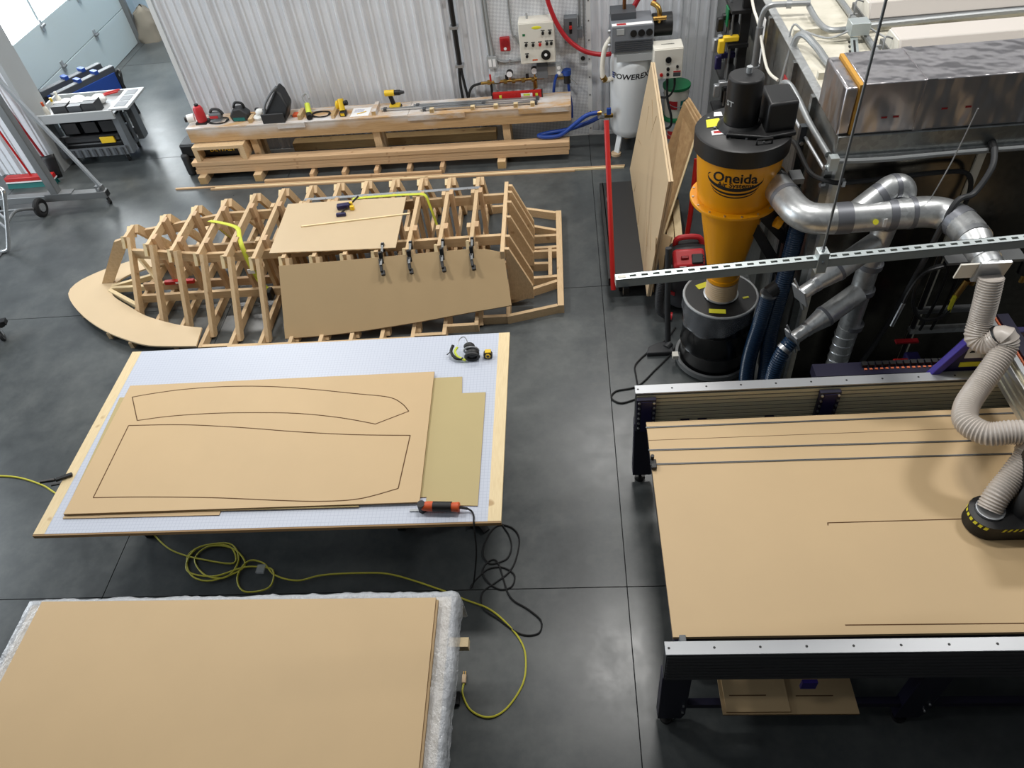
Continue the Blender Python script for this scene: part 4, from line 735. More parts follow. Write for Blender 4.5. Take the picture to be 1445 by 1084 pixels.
B_ = [(-3.344, 3.495), (-3.338, 2.849), (-2.988, 2.841), (-2.479, 2.816), (-1.977, 2.774), (-1.685, 2.758), (-1.45, 2.771), (-1.213, 2.841), (-1.189, 3.291), (-1.595, 3.318), (-2.019, 3.366), (-2.459, 3.429), (-2.908, 3.479)]
line(t, [B_[0], B_[1]]); line(t, curve2(B_[1:8])); line(t, [B_[7], B_[8]]); line(t, curve2(B_[8:] + [B_[0]]))
# hearing protector, tape, multitool, clamp
zc = .85
t = thing('ear_muffs', 'black ear muffs with a lime headband lying on the grid table', 'ear muffs', (-.83, 4.08, zc))
for (x, y, z, r) in ((-.80, 4.07, zc + .04, .055), (-.83, 4.15, zc + .04, .045)):
    obj('cup', MB().ell((x, y, z), (r, r * .7, r * .78)), 'black', t, smooth=60)
obj('cushion', MB().tube([(-.80 + .05 * math.cos(a), 4.035 , zc + .04 + .035 * math.sin(a)) for a in [k * PI / 8 for k in range(17)]], .012, 8, False), 'charcoal', t)
obj('cup_ring', MB().tube([(-.81 + .056 * math.cos(a), 4.10, zc + .042 + .04 * math.sin(a)) for a in [k * PI / 8 for k in range(17)]], .008, 6, False), 'steel', t)
tubep('headband', 'lime', t, [(-.85, 4.02, zc + .02), (-.91, 4.045, zc + .035), (-.935, 4.09, zc + .05), (-.92, 4.13, zc + .055)], .010, 8); tubep('band_cover', 'black', t, [(-.87, 4.03, zc + .025), (-.93, 4.04, zc + .03), (-.965, 4.09, zc + .05), (-.95, 4.14, zc + .07)], .012, 8); tubep('wire_arm', 'steel', t, [(-.92, 4.15, zc + .06), (-.90, 4.2, zc + .08), (-.86, 4.2, zc + .09), (-.83, 4.14, zc + .06)], .004, 6); obj('antenna', MB().cyl((-.96, 4.10, zc + .05), (-1.0, 4.08, zc + .03), .004), 'black', t)
t = thing('tape_measure', 'small black and yellow tape measure on the grid table', 'tape measure', (-.68, 4.07, zc)); obj('case', MB().prism([(-.715, 4.04, zc), (-.65, 4.04, zc), (-.645, 4.04, zc + .03), (-.66, 4.04, zc + .06), (-.70, 4.04, zc + .06), (-.715, 4.04, zc + .045)], (0, .045, 0)), 'black', t, bevel=.008); cylp('face_disc', 'yellow', t, (-.68, 4.04, zc + .034), (-.68, 4.034, zc + .034), .02, n=18); bxp('yellow_top', 'yellow', t, -.70, -.655, 4.045, 4.08, zc + .058, zc + .066); cylp('hub', 'black', t, (-.68, 4.034, zc + .034), (-.68, 4.032, zc + .034), .011, n=12)
t = thing('multi_tool', 'orange and black corded oscillating multi tool on the grid table', 'power tool', (-.94, 2.68, zc))
cylp('gear_head', 'black', t, (-1.035, 2.682, zc + .0), (-1.035, 2.682, zc + .075), .026, n=16); obj('blade', MB().bx(-1.12, -1.04, 2.672, 2.692, zc + .004, zc + .008), 'steel', t)
obj('body', MB().tube(spline([(-1.04, 2.682, zc + .045), (-.98, 2.68, zc + .045), (-.90, 2.676, zc + .042), (-.82, 2.67, zc + .042), (-.79, 2.668, zc + .042)], 4), [.024, .027, .03, .032, .033, .033, .033, .032, .031, .03, .030, .030, .031, .033, .034, .034, .030], 14), 'orange', t, smooth=60); obj('grip_inlay', MB().tube([(-.96, 2.678, zc + .045), (-.84, 2.672, zc + .045)], .0335, 14), 'black', t); cylp('cord_boot', 'black', t, (-.79, 2.668, zc + .042), (-.74, 2.664, zc + .03), .009, n=8)
CO = [(-.74, 2.664, zc + .03), (-.715, 2.655, zc + .012), (-.70, 2.62, zc + .008), (-.697, 2.575, zc + .006), (-.70, 2.556, zc - .06), (-.72, 2.555, .55), (-.77, 2.565, .25), (-.81, 2.575, .06), (-.832, 2.58, .009), (-.83, 2.60, .009)] + [(x, y, .008) for x, y in [(-0.784, 2.664), (-0.71, 2.731), (-0.607, 2.739), (-0.523, 2.675), (-0.541, 2.586), (-0.621, 2.566), (-0.704, 2.618), (-0.755, 2.703), (-0.733, 2.772), (-0.682, 2.805), (-0.645, 2.775), (-0.61, 2.677), (-0.57, 2.548), (-0.522, 2.477), (-0.422, 2.411), (-0.333, 2.327), (-0.338, 2.246), (-0.405, 2.222), (-0.492, 2.243), (-0.617, 2.337), (-0.719, 2.407), (-0.752, 2.471), (-0.742, 2.552), (-0.654, 2.622), (-0.564, 2.698), (-0.516, 2.801), (-0.493, 2.966), (-0.538, 3.06), (-0.631, 3.1), (-0.7, 3.059), (-0.752, 2.938), (-0.757, 2.836), (-0.712, 2.777), (-0.66, 2.775), (-0.578, 2.814), (-0.55, 2.908), (-0.574, 3.011), (-0.64, 3.12)]]
tubep('cord', 'rubber', t, CO, .006, 6, 6)
t = thing('spring_clamp', 'small black spring clamp biting the wood edge of the grid table', 'clamp', (-3.66, 3.04, zc)); obj('jaw', MB().beam((-3.70, 3.02, zc + .015), (-3.60, 3.07, zc + .012), .03, .02), 'black', t, bevel=.005); obj('handle', MB().beam((-3.70, 3.02, zc + .02), (-3.78, 2.98, zc + .05), .022, .02), 'black', t, bevel=.005); obj('lower_jaw', MB().beam((-3.74, 3.0, zc - .01), (-3.66, 3.04, zc - .038), .025, .012), 'black', t)

# ================================================================== cords on the floor
YCORD = [(-3.42, 3.114), (-3.256, 2.987), (-3.117, 2.92), (-2.928, 2.866), (-2.663, 2.829), (-2.734, 2.972), (-2.94, 2.99), (-3.053, 2.9), (-2.968, 2.735), (-2.785, 2.684), (-2.57, 2.796), (-2.7, 2.952), (-2.907, 2.977), (-2.985, 2.868), (-2.856, 2.732), (-2.683, 2.71), (-2.633, 2.858), (-2.75, 3.0), (-3.0, 2.96), (-3.02, 2.78), (-2.8, 2.72), (-2.6, 2.78), (-2.487, 2.794), (-2.34, 2.761), (-2.33, 2.616), (-2.512, 2.591), (-2.6, 2.708), (-2.554, 2.838), (-2.428, 2.822), (-2.313, 2.719), (-2.127, 2.668), (-1.948, 2.71), (-1.655, 2.72), (-1.413, 2.697), (-1.06, 2.576), (-0.875, 2.495), (-0.694, 2.417), (-0.567, 2.31), (-0.467, 2.183), (-0.431, 2.061), (-0.447, 1.898), (-0.547, 1.743), (-0.657, 1.687), (-0.773, 1.731), (-0.835, 1.833), (-0.832, 1.90)]
t = thing('extension_cord', 'yellow extension cord coiled on the floor between the tables', 'cord', (-2.3, 2.7, 0)); tubep('cable', 'cord_yellow', t, [(x, y, .008 + .004 * (k % 3 == 0)) for k, (x, y) in enumerate(YCORD)], .0065, 6, 6)
pl = bxp('plug', 'fibre', t, -.846, -.818, 1.90, 1.96, .0, .025, bevel=.006); 
for x in (-.838, -.826): bxp('prong', 'brass', pl, x - .003, x + .003, 1.96, 1.98, .010, .016)
bxp('plug_tag', 'plastic_clear', t, -2.46, -2.40, 2.73, 2.80, .012, .03)
t = thing('yellow_lead', 'yellow cable reaching the clamp at the wood edge of the grid table', 'cord', (-4.7, 3.68, 0)); tubep('cable', 'cord_yellow', t, [(-5.4, 3.76, .008), (-5.05, 3.744, .008), (-4.84, 3.712, .008), (-4.602, 3.628, .008), (-4.46, 3.55, .008), (-4.2, 3.4, .05), (-3.9, 3.2, .35), (-3.7, 3.1, .75)], .008, 6); bxp('strain_relief', 'black', t, -3.72, -3.69, 3.08, 3.12, .70, .80)

# ================================================================== plastic covered table
T2 = (-3.46, -.755, .35, 2.12)
t = thing('covered_table', 'timber table wrapped in wrinkled clear plastic film', 'table', (-2.1, 1.3, 0))
bxp('table_top', 'birch', t, -3.42, -.80, .4, 2.08, .80, .836); bxp('apron', 'old_pine', t, -3.3, -.95, .55, 1.95, .66, .80); bxp('crossbar', 'birch', t, -1.1, -.75, 1.96, 2.02, .37, .43)
for x in (-3.1, -.98):
    for y in (.6, 1.80): bxp('leg', 'black', t, x, x + .08, y, y + .08, 0, .66)
bxp('foot', 'rubber', t, -.98, -.85, 1.76, 1.84, 0, .04)
def film(u, v):
    w = .010 * noise.noise(Vector((u * 26, v * 22, 0))) + .007 * noise.noise(Vector((u * 70, v * 12, 3)))
    return u, v, w
def drape(u, v):
    X = -3.46 - .16 + (2.705 + .20) * u; Y = .3 + (1.82 + .18) * v; w = .006 * noise.noise(Vector((X * 6, Y * 5, 0))) + .006 * noise.noise(Vector((X * 24, Y * 20, 2)))
    ex = max(0, X + .765, -3.45 - X); ey = max(0, Y - 2.115); z = .846 + abs(w) * .8 - 3.0 * max(0, ex) - 3.0 * max(0, ey)
    X2 = min(max(X, -3.45 - .012), -.765 + .012) + w * (1.6 if ex > 0 else .3); Y2 = min(Y, 2.115 + .012) + w * (1.6 if ey > 0 else .3)
    return (X2, Y2, max(z, .50 + w * 3))
obj('plastic_film', MB().grid(130, 90, drape), 'film', t, smooth=80)
for k, (dx, z0, lab) in enumerate(((.012, .862, 'lower full MDF sheet on the plastic covered table'), (0, .881, 'upper full MDF sheet on the plastic covered table'))):
    s_ = thing('mdf_sheet', lab, 'sheet', (-2.1, 1.3, z0), 'MDF sheets on the plastic'); pts = [(-3.335, .85), (-3.315 , 2.07), (-.878 + dx, 2.045 - dx * .4), (-.870 + dx, .85)]
    obj('board', MB().plate(pts, z0, z0 + .018), 'mdf', s_, smooth=0); mb = MB()
    for i in range(4): mb.beam((*pts[i], z0 + .009), (*pts[(i + 1) % 4], z0 + .009), .0015, .0165)
    obj('sawn_edge', mb, 'mdf_edge', s_, smooth=0)
# ================================================================== CNC router
set_frame()
t = cnc = thing('cnc_router', 'wide CNC router table with MDF spoilboard and dark blue frame', 'CNC machine', (2.0, 2.6, 0))
XR = 3.75
bxp('spoilboard', 'mdf', t, .445, 3.6, 1.80, 3.33, .845, .87, smooth=0); bxp('bed_frame', 'dark_navy', t, .50, 3.6, 1.86, 3.28, .76, .844)
for y in (1.9, 2.55, 3.2): bxp('cross_member', 'dark_navy', t, .5, 3.6, y - .04, y + .04, .62, .76)
def zbar(y0, y1, z, w=.010):
    o = obj('hold_down_track', MB().beam((.437, y0, z), (3.0, y1, z), w, .006), 'dull_steel', t); obj('track_slot', MB().beam((.437, y0, z + .0032), (3.0, y1, z + .0032), w * .4, .001), 'black', o)
for y0, y1 in ((3.28, 3.28), (3.085, 3.06), (2.968, 2.95)): zbar(y0, y1, .873)
obj('board_joint', MB().beam((.445, 3.17, .8705), (3.0, 3.17, .8705), .003, .001), 'groove', t)
obj('test_cut', MB().beam((1.43, 2.492, .8705), (2.26, 2.493, .8705), .006, .001).beam((1.432, 2.492, .8705), (1.429, 2.475, .8705), .006, .001), 'groove', t); obj('test_cut', MB().beam((1.36, 1.853, .8705), (3.2, 1.842, .8705), .006, .001), 'groove', t)
def rail(y0, y1, z0, z1, inner, dirn, facemat):
    r = bxp('side_rail', 'charcoal', t, .385, XR, y0, y1, z0, z1 - .012, smooth=0); cap = bxp('rail_cap', 'rail_alu', t, .38, XR, y0 - .004, y1 + .004, z1 - .012, z1, bevel=.002)
    yf = y0 if dirn < 0 else y1; n = 8
    for k in range(n):
        za = z0 + .004 + k * (z1 - z0 - .02) / n; zb = za + (z1 - z0 - .02) / n * .70
        bxp('rail_rib', facemat, r, .39, XR, min(yf, yf + dirn * .006), max(yf, yf + dirn * .006), za, zb, smooth=0)
    for k in range(12):
        cylp('cap_screw', 'black', cap, (.40 + k * .23, (y0 + y1) / 2, z1), (.40 + k * .23, (y0 + y1) / 2, z1 + .001), .007, n=8)
rail(3.465, 3.535, .70, 1.02, 3.465, -1, 'extrusion_lit'); rail(1.64, 1.705, .70, 1.02, 1.64, -1, 'extrusion_dark')  # back rail ribs paler, their lit tone put into the colour
for x0, x1 in ((.388, .52), (1.60, 1.74), (2.9, 3.04)):
    pl = obj('splice_plate', MB().bx(x0, x1, 3.425, 3.455, .66, .985), 'dark_navy', t, bevel=.004)
    bxp('plate_rib', 'navy', pl, x0 + .03, x1 - .03, 3.42, 3.425, .66, .97)
    for k in range(6):
        for x in (x0 + .016, x1 - .016): cylp('bolt', 'screw', pl, (x, 3.425, .70 + k * .052), (x, 3.415, .70 + k * .052), .009, n=8)
for k, x in enumerate((.70, .82, 1.28)): bxp('rail_bracket', 'dark_navy', t, x, x + .06, 3.38, 3.465, .69, .74)
for x0 in (.38, 1.75, 3.2):
    for ya, yb in ((3.46, 3.54), (1.645, 1.72)):
        lg = obj('leg', MB().prism([(x0, ya, .09), (x0 + .14, ya, .09), (x0 + .16, ya, .16), (x0 + .16, ya, .70), (x0, ya, .70)], (0, yb - ya, 0)), 'dark_navy', t, bevel=.004)
        for z in (.2, .3): cylp('leg_bolt', 'screw', lg, (x0 + .14, ya, z), (x0 + .14, ya - .008, z), .008, n=8)
        cylp('levelling_foot', 'black', t, (x0 + .06, (ya + yb) / 2, .0), (x0 + .06, (ya + yb) / 2, .03), .04, n=16); cylp('foot_stud', 'black', t, (x0 + .06, (ya + yb) / 2, .03), (x0 + .06, (ya + yb) / 2, .09), .012, n=8)
    bxp('leg_brace', 'dark_navy', t, x0 + .09, x0 + .14, 1.72, 3.46, .58, .70)
bxp('end_stop', 'black', t, .44, .475, 2.92, 2.99, .874, .90, bevel=.004); cylp('stop_knob', 'black', t, (.452, 2.995, .88), (.452, 2.995, .93), .012, n=10); bxp('front_stop', 'grey_plastic', t, .475, .51, 1.76, 1.80, .80, .90, bevel=.004)
bxp('shelf_rail', 'dark_navy', t, .5, 3.4, 1.66, 1.70, .22, .27); bxp('shelf_rail', 'dark_navy', t, .5, 3.4, 2.0, 2.04, .22, .27)
bxp('blue_bracket', 'purple', t, 1.12, 1.20, 1.62, 1.64, .60, .68)
# gantry
bxp('gantry_beam', 'extrusion_lit', t, 2.62, 2.78, 1.5, 3.7, 1.13, 1.34, smooth=0)
for z in (1.16, 1.21, 1.26, 1.31): bxp('gantry_slot', 'aluminium', t, 2.608, 2.622, 1.5, 3.7, z - .016, z + .016)
bxp('gantry_rail', 'aluminium', t, 2.63, 2.66, 1.5, 3.7, 1.34, 1.36); bxp('gantry_wire_tray', 'dark_navy', t, 2.69, 2.76, 1.5, 3.7, 1.35, 1.365); bxp('gantry_stripe', 'orange_link', t, 2.675, 2.685, 1.5, 3.7, 1.341, 1.352)
gc = obj('gantry_cheek', MB().prism([(2.34, 3.55, .96), (2.92, 3.55, .96), (2.92, 3.55, 1.34), (2.60, 3.55, 1.34), (2.50, 3.55, 1.31)], (0, .05, 0)), 'navy', t, bevel=.006)
obj('cheek_edge', MB().beam((2.33, 3.54, .97), (2.49, 3.54, 1.30), .05, .05, (0, 1, 0)), 'purple', gc, bevel=.006); bxp('warning_label', 'paper', gc, 2.51, 2.62, 3.545, 3.55, 1.13, 1.25); bxp('label_header', 'orange', gc, 2.51, 2.62, 3.543, 3.545, 1.228, 1.25)
for x in (2.525, 2.57): obj('pictogram', MB().prism([(x, 3.5445, 1.18), (x + .035, 3.5445, 1.18), (x + .017, 3.5445, 1.215)], (0, -.001, 0)), 'ink', gc)
bxp('caution_label', 'tag_yellow', gc, 2.50, 2.68, 3.545, 3.55, 1.05, 1.09); bxp('lower_rail', 'navy', gc, 2.55, 2.92, 3.50, 3.55, .965, .985)
bxp('cable_tray', 'dark_navy', t, 1.62, 2.9, 3.60, 3.72, .88, .96); 
for k in range(18): bxp('chain_link', 'orange_link', t, 1.95 + k * .035, 1.968 + k * .035, 3.640, 3.654, .960, .966)
for k in range(14): bxp('chain_plate', 'black', t, 1.94 + k * .046, 1.975 + k * .046, 3.665, 3.70, .962, .985)
# spindle head
sx_, sy_ = 2.30, 2.46
bxp('head_plate', 'black', t, 2.44, 2.62, 2.30, 2.66, .98, 1.40, bevel=.006); cylp('spindle', 'charcoal', t, (2.47, 2.46, .97), (2.47, 2.46, 1.35), .06, n=20); bxp('drive_box', 'cream', t, 2.44, 2.60, 2.24, 2.30, 1.0, 1.16, bevel=.004); bxp('drive_sticker', 'green', t, 2.46, 2.49, 2.238, 2.24, 1.04, 1.06)
tubep('motor_lead', 'orange', t, [(2.46, 2.34, 1.16), (2.46, 2.36, 1.26), (2.56, 2.40, 1.32), (2.7, 2.45, 1.38)], .016, 8); tubep('ground_lead', 'green', t, [(2.45, 2.6, 1.2), (2.55, 2.62, 1.25), (2.68, 2.6, 1.36)], .007, 6)
ds = obj('dust_shoe', MB().prism([(sx_ + .115 * math.cos(a), sy_ + .115 * math.sin(a), .955) for a in [PI / 2 + k * PI / 12 for k in range(13)]] + [(2.62, sy_ - .115, .955), (2.62, sy_ + .115, .955)], (0, 0, .03)), 'black', t)
mb = MB(); 
for k in range(80):
    a = PI / 2 + PI * k / 79; mb.cyl((sx_ + .108 * math.cos(a), sy_ + .108 * math.sin(a), .955), (sx_ + .112 * math.cos(a), sy_ + .112 * math.sin(a), .876), .006, .007, 5, False)
for k in range(40):
    for s in (-1, 1): mb.cyl((sx_ + .008 * k, sy_ + s * .108, .955), (sx_ + .008 * k, sy_ + s * .112, .876), .006, .007, 5, False)
obj('brush', mb, 'black', ds, kind='stuff')
mb = MB()
for k in range(9):
    a0 = PI * .62 + PI * .76 * k / 9; mb.grid(4, 1, lambda u, v: (sx_ + .117 * math.cos(a0 + .16 * u + .05 * v), sy_ + .117 * math.sin(a0 + .16 * u + .05 * v), .957 + .026 * v))
obj('hazard_stripe', mb, 'tag_yellow', ds)
mb = MB()
for k in range(6): mb.add([(2.32 + k * .03, sy_ - .117, .957), (2.335 + k * .03, sy_ - .117, .957), (2.345 + k * .03, sy_ - .117, .983), (2.33 + k * .03, sy_ - .117, .983)], [(0, 1, 2, 3)])
obj('hazard_stripe', mb, 'tag_yellow', ds)
# boards on the lower shelf
for k, (x0, x1, z0, lab) in enumerate(((.74, 1.5, .272, 'cut MDF board on the shelf under the CNC table'), (.76, 1.12, .285, 'short slotted MDF board lying on top under the CNC table'))):
    b = thing('shelf_board', lab, 'board', ((x0 + x1) / 2, 1.72, z0), 'boards under the CNC table'); obj('board', MB().bx(x0, x1, 1.60 + .01 * k, 2.06, z0, z0 + .012), 'mdf', b, smooth=0); bxp('slot', 'groove', b, x0 + .03 + .4 * (1 - k), x0 + .24 + .4 * (1 - k), 1.70, 1.706, z0 + .012, z0 + .0128); bxp('sawn_edge', 'mdf_edge', b, x0, x1, 1.599 + .01 * k, 1.60 + .01 * k, z0, z0 + .0118)
# flexible dust hose
t = thing('dust_hose', 'ribbed grey flexible hose hanging from the duct to the router head', 'hose', (2.4, 3.0, .98))
H = [(2.45, 3.56, 1.80), (2.455, 3.52, 1.66), (2.46, 3.49, 1.52), (2.45, 3.44, 1.42), (2.50, 3.38, 1.42), (2.545, 3.36, 1.50), (2.56, 3.32, 1.44), (2.47, 3.22, 1.36), (2.37, 3.12, 1.30), (2.27, 3.0, 1.28), (2.23, 2.88, 1.28), (2.29, 2.78, 1.30), (2.40, 2.75, 1.34), (2.48, 2.73, 1.34), (2.50, 2.68, 1.24), (2.42, 2.60, 1.12), (2.34, 2.53, 1.05), (2.30, 2.48, .985)]
hosep('hose', 'hose_grey', t, H, .064, .017, .007, 20); cylp('cuff_band', 'steel', t, (2.30, 2.475, .985), (2.30, 2.475, .998), .076, n=20); obj('clamp_band', MB().tube([(2.50, 2.68, 1.235), (2.49, 2.672, 1.225)], .073, 18), 'cream', t); obj('cable_tie', MB().tube([(2.53, 3.375, 1.475), (2.537, 3.372, 1.485)], .074, 18), 'black', t)

# ================================================================== cyclone dust collector
CX, CY = 1.19, 4.78
t = cyc = thing('cyclone_collector', 'yellow and black cyclone dust collector tower standing on a drum', 'dust collector', (CX, CY, .74))
obj('body', MB().lathe((CX, CY, 0), [(.265, 1.68), (.268, 1.70), (.298, 2.07), (.298, 2.09)], 48), 'cyclone_yellow', t, smooth=50); obj('flange', MB().lathe((CX, CY, 0), [(.25, 1.655), (.315, 1.66), (.318, 1.672), (.315, 1.684), (.26, 1.69)], 48), 'cyclone_yellow', t)
for k in range(16): a = 2 * PI * k / 16; cylp('flange_bolt', 'screw', t, (CX + .298 * math.cos(a), CY + .298 * math.sin(a), 1.685), (CX + .298 * math.cos(a), CY + .298 * math.sin(a), 1.693), .008, n=8)
obj('cone', MB().lathe((CX, CY, 0), [(.118, .93), (.12, .95), (.245, 1.655)], 48), 'cyclone_yellow', t, smooth=50); obj('cone_collar', MB().lathe((CX, CY, 0), [(.115, .915), (.128, .92), (.128, .95), (.118, .955)], 32), 'cyclone_yellow', t)
obj('fan_housing', MB().lathe((CX, CY, 0), [(.30, 2.07), (.322, 2.075), (.322, 2.195), (.312, 2.203), (.03, 2.204)], 56), 'black', t, smooth=50)
mx, my = 1.17, 4.80
cylp('motor', 'black', t, (mx, my, 2.205), (mx, my, 2.56), .115, n=32, bevel=.012); obj('motor_base', MB().lathe((mx, my, 0), [(.155, 2.204), (.15, 2.22), (.12, 2.25)], 32), 'black', t); lettering('ST', .05, lambda x, y: (mx + .1165 * math.cos(math.radians(-150) + x / .1165), my + .1165 * math.sin(math.radians(-150) + x / .1165), 2.40 + y), 'light_grey', t, 1.2)
obj('air_box', MB().prism([(1.30, 4.63, 2.22), (1.50, 4.66, 2.22), (1.49, 4.92, 2.22), (1.30, 4.92, 2.22)], (0, 0, .21)), 'black', t, bevel=.02); obj('air_box_duct', MB().prism([(1.05, 4.66, 2.204), (1.30, 4.58, 2.204), (1.50, 4.62, 2.204), (1.50, 4.9, 2.204), (1.2, 4.94, 2.204)], (0, 0, .03)), 'black', t, bevel=.008)
cylp('eye_bolt', 'light_grey', t, (mx + .02, my + .03, 2.56), (mx + .02, my + .03, 2.60), .02, n=10)
obj('lid_handle', MB().tube([(1.23, 4.54, 2.204), (1.23, 4.54, 2.24), (1.33, 4.55, 2.24), (1.33, 4.55, 2.204)], .008, 8), 'black', t)
obj('yellow_notice', MB().plate([(.95, 4.81), (1.06, 4.83), (1.05, 4.93), (.96, 4.92)], 2.205, 2.207), 'tag_yellow', t); obj('red_notice', MB().plate([(.97, 4.70), (1.05, 4.71), (1.04, 4.78), (.97, 4.76)], 2.205, 2.207), 'paper', t); bxp('red_mark', 'red', t, .985, 1.035, 4.725, 4.755, 2.207, 2.2076); obj('white_notice', MB().plate([(1.02, 4.96), (1.08, 4.96), (1.08, 5.02), (1.03, 5.02)], 2.205, 2.207), 'paper', t); bxp('yellow_tag', 'tag_yellow', t, 1.09, 1.145, 4.655, 4.675, 2.204, 2.212)
for x, y in ((1.0, 4.8), (1.08, 4.66), (1.18, 4.62), (1.28, 4.56), (1.42, 4.62), (.98, 4.94)): cylp('lid_screw', 'screw', t, (x, y, 2.204), (x, y, 2.214), .008, n=8)
def wrapc(x, y, z0=1.90, a0=-106):
    z = z0 + y; r = .265 + (z - 1.68) / .40 * .033 + .0022; q = math.radians(a0) + x / r; return (CX + r * math.cos(q), CY + r * math.sin(q), z)
lettering('Oneida', .105, lambda x, y: wrapc(x, y - .07 * x * x * 8, 1.985), 'ink', t, 1.0); lettering('Air Systems', .052, lambda x, y: wrapc(x + .01, y - .07 * x * x * 8, 1.93), 'ink', t, 1.0)
for (rx, rz, zc0, w, a0, a1) in ((.20, .075, 1.955, .026, 150, 372), (.172, .064, 1.912, .016, 180, 365), (.155, .06, 1.885, .010, 184, 360)):
    n = 30; mb = MB(); vs = []
    for i in range(n + 1):
        a = math.radians(a0 + (a1 - a0) * i / n); e = math.sin(PI * i / n) ** .6 * w
        vs += [wrapc(rx * math.cos(a), rz * math.sin(a), zc0), wrapc(rx * math.cos(a), rz * math.sin(a) + e + .0006, zc0)]
    mb.add(vs, [(2 * i, 2 * i + 2, 2 * i + 3, 2 * i + 1) for i in range(n)]); obj('logo_swoosh', mb, 'ink', t, smooth=0)
cylp('inlet_collar', 'black', t, (1.41, 4.70, 1.84), (1.42, 4.60, 1.84), .105, n=28); cylp('inlet_stub', 'cyclone_yellow', t, (1.38, 4.80, 1.84), (1.41, 4.69, 1.84), .11, n=28)
for z0, z1, y in ((1.63, 1.30, 4.70), (1.50, 1.0, 4.66)): obj('bracket_arm', MB().beam((1.32, y, z0), (1.62, y - .02, z1), .05, .07), 'black', t)
bxp('bracket_plate', 'black', t, 1.30, 1.66, 4.62, 4.74, 1.56, 1.62); bxp('bracket_post', 'black', t, 1.57, 1.63, 4.64, 4.70, .0, 1.75); cylp('yellow_knob', 'cyclone_yellow', t, (1.45, 4.56, 1.58), (1.49, 4.55, 1.56), .04, n=16); bxp('side_plate', 'dull_steel', t, 1.52, 1.60, 4.58, 4.70, 1.86, 1.90)
# neck hose and drum
t = thing('neck_sleeve', 'ribbed tan sleeve joining the cyclone cone to the drum', 'sleeve', (CX, CY, .745)); prof = []
for k in range(18): prof += [(.122 + (.004 if k % 2 else 0), .75 + k * .0095)]
obj('sleeve', MB().lathe((CX, CY, 0), prof, 32), 'fibre', t); obj('clamp_ring', MB().lathe((CX, CY, 0), [(.125, .748), (.14, .75), (.14, .757), (.125, .76)], 32), 'steel', t)
t = thing('dust_drum', 'black steel drum with a clear bag hanging over its rim', 'drum', (CX, CY, 0))
obj('drum_body', MB().lathe((CX, CY, 0), [(.275, .045), (.285, .05), (.285, .24), (.294, .255), (.285, .27), (.285, .48), (.294, .495), (.285, .51), (.285, .72)], 48), 'black_gloss', t, smooth=50); obj('lid', MB().lathe((CX, CY, 0), [(.288, .70), (.288, .74), (.02, .742)], 48), 'black', t); obj('rim_ring', MB().tube([(CX + .293 * math.cos(a), CY + .293 * math.sin(a), .735) for a in [2 * PI * k / 48 for k in range(49)]], .011, 8, False), 'light_grey', t)
obj('bag', MB().grid(72, 12, lambda u, v: (CX + (.300 + .010 * math.sin(u * 60) * v + .008 * noise.noise(Vector((u * 30, v * 3, 0)))) * math.cos(2 * PI * u), CY + (.300 + .010 * math.sin(u * 60) * v + .008 * noise.noise(Vector((u * 30, v * 3, 0)))) * math.sin(2 * PI * u), .74 - (.20 + .05 * math.sin(2 * PI * u * 2) + .03 * noise.noise(Vector((u * 12, 0, 5)))) * v)), 'bag_film', t, smooth=80)
for x, y, w, h, a in ((1.06, 4.90, .10, .06, .4), (1.13, 4.57, .13, .05, -.15), (1.38, 4.72, .05, .02, .2)): obj('yellow_notice', MB().box((x, y, .7435), (w, h, .003), rotm('Z', a)), 'tag_yellow', t)
t = thing('drum_dolly', 'round grey steel dolly under the black drum', 'dolly', (CX, CY, 0)); obj('hoop', MB().lathe((CX, CY, 0), [(.30, .035), (.325, .035), (.325, .085), (.30, .085)], 48, False), 'dull_steel', t); bxp('deck', 'dull_steel', t, CX - .29, CX + .29, CY - .06, CY + .06, .03, .044); bxp('deck', 'dull_steel', t, CX - .06, CX + .06, CY - .29, CY + .29, .03, .044); bxp('brake_tab', 'cream', t, .83, .88, 4.70, 4.76, .09, .13)
for a in (45, 135, 225, 315): q = math.radians(a); cylp('caster', 'rubber', t, (CX + .25 * math.cos(q) - .01, CY + .25 * math.sin(q), .015), (CX + .25 * math.cos(q) + .01, CY + .25 * math.sin(q), .015), .015, n=10)

# ================================================================== spray booth (galvanised enclosure)
BX0, BY0, BZ = 1.72, 4.46, 2.27
bo = thing('spray_booth', 'galvanised steel spray booth with a pale deck on top', 'booth', (3.4, 6.4, 0))
for k in range(4):
    x0 = BX0 + k * .92; bxp('front_sheet', 'galv_shaded', bo, x0 + .002, x0 + .918, BY0, BY0 + .03, .0, BZ - .14, smooth=0)  # front sheets use a darker copy of the steel, shade included in its colour
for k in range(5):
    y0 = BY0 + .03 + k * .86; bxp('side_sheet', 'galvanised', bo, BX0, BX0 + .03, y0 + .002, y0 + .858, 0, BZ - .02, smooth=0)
for k in range(3):
    y0 = BY0 + .02 + k * 1.42; bxp('top_deck', 'booth_top', bo, BX0 + .005, 6.0, y0 + .002, y0 + 1.416, BZ - .02, BZ, smooth=0)
bxp('cornice', 'galvanised', bo, BX0 - .01, 6.0, BY0 - .02, BY0 + .04, BZ - .14, BZ + .002, bevel=.006); bxp('cornice_lip', 'galv_duct', bo, BX0 - .012, 6.0, BY0 - .035, BY0 - .02, BZ - .16, BZ - .125)
for x in (1.74, 2.62, 3.5): bxp('front_mullion', 'booth_top', bo, x, x + .05, BY0 - .016, BY0, 0, BZ - .16)
for y in (5.0, 5.55, 6.4, 7.25): bxp('side_mullion', 'galvanised', bo, BX0 - .035, BX0, y, y + .05, 0, BZ)
bxp('edge_angle', 'galv_duct', bo, BX0 - .012, BX0 + .05, BY0 + .02, 8.7, BZ, BZ + .006)
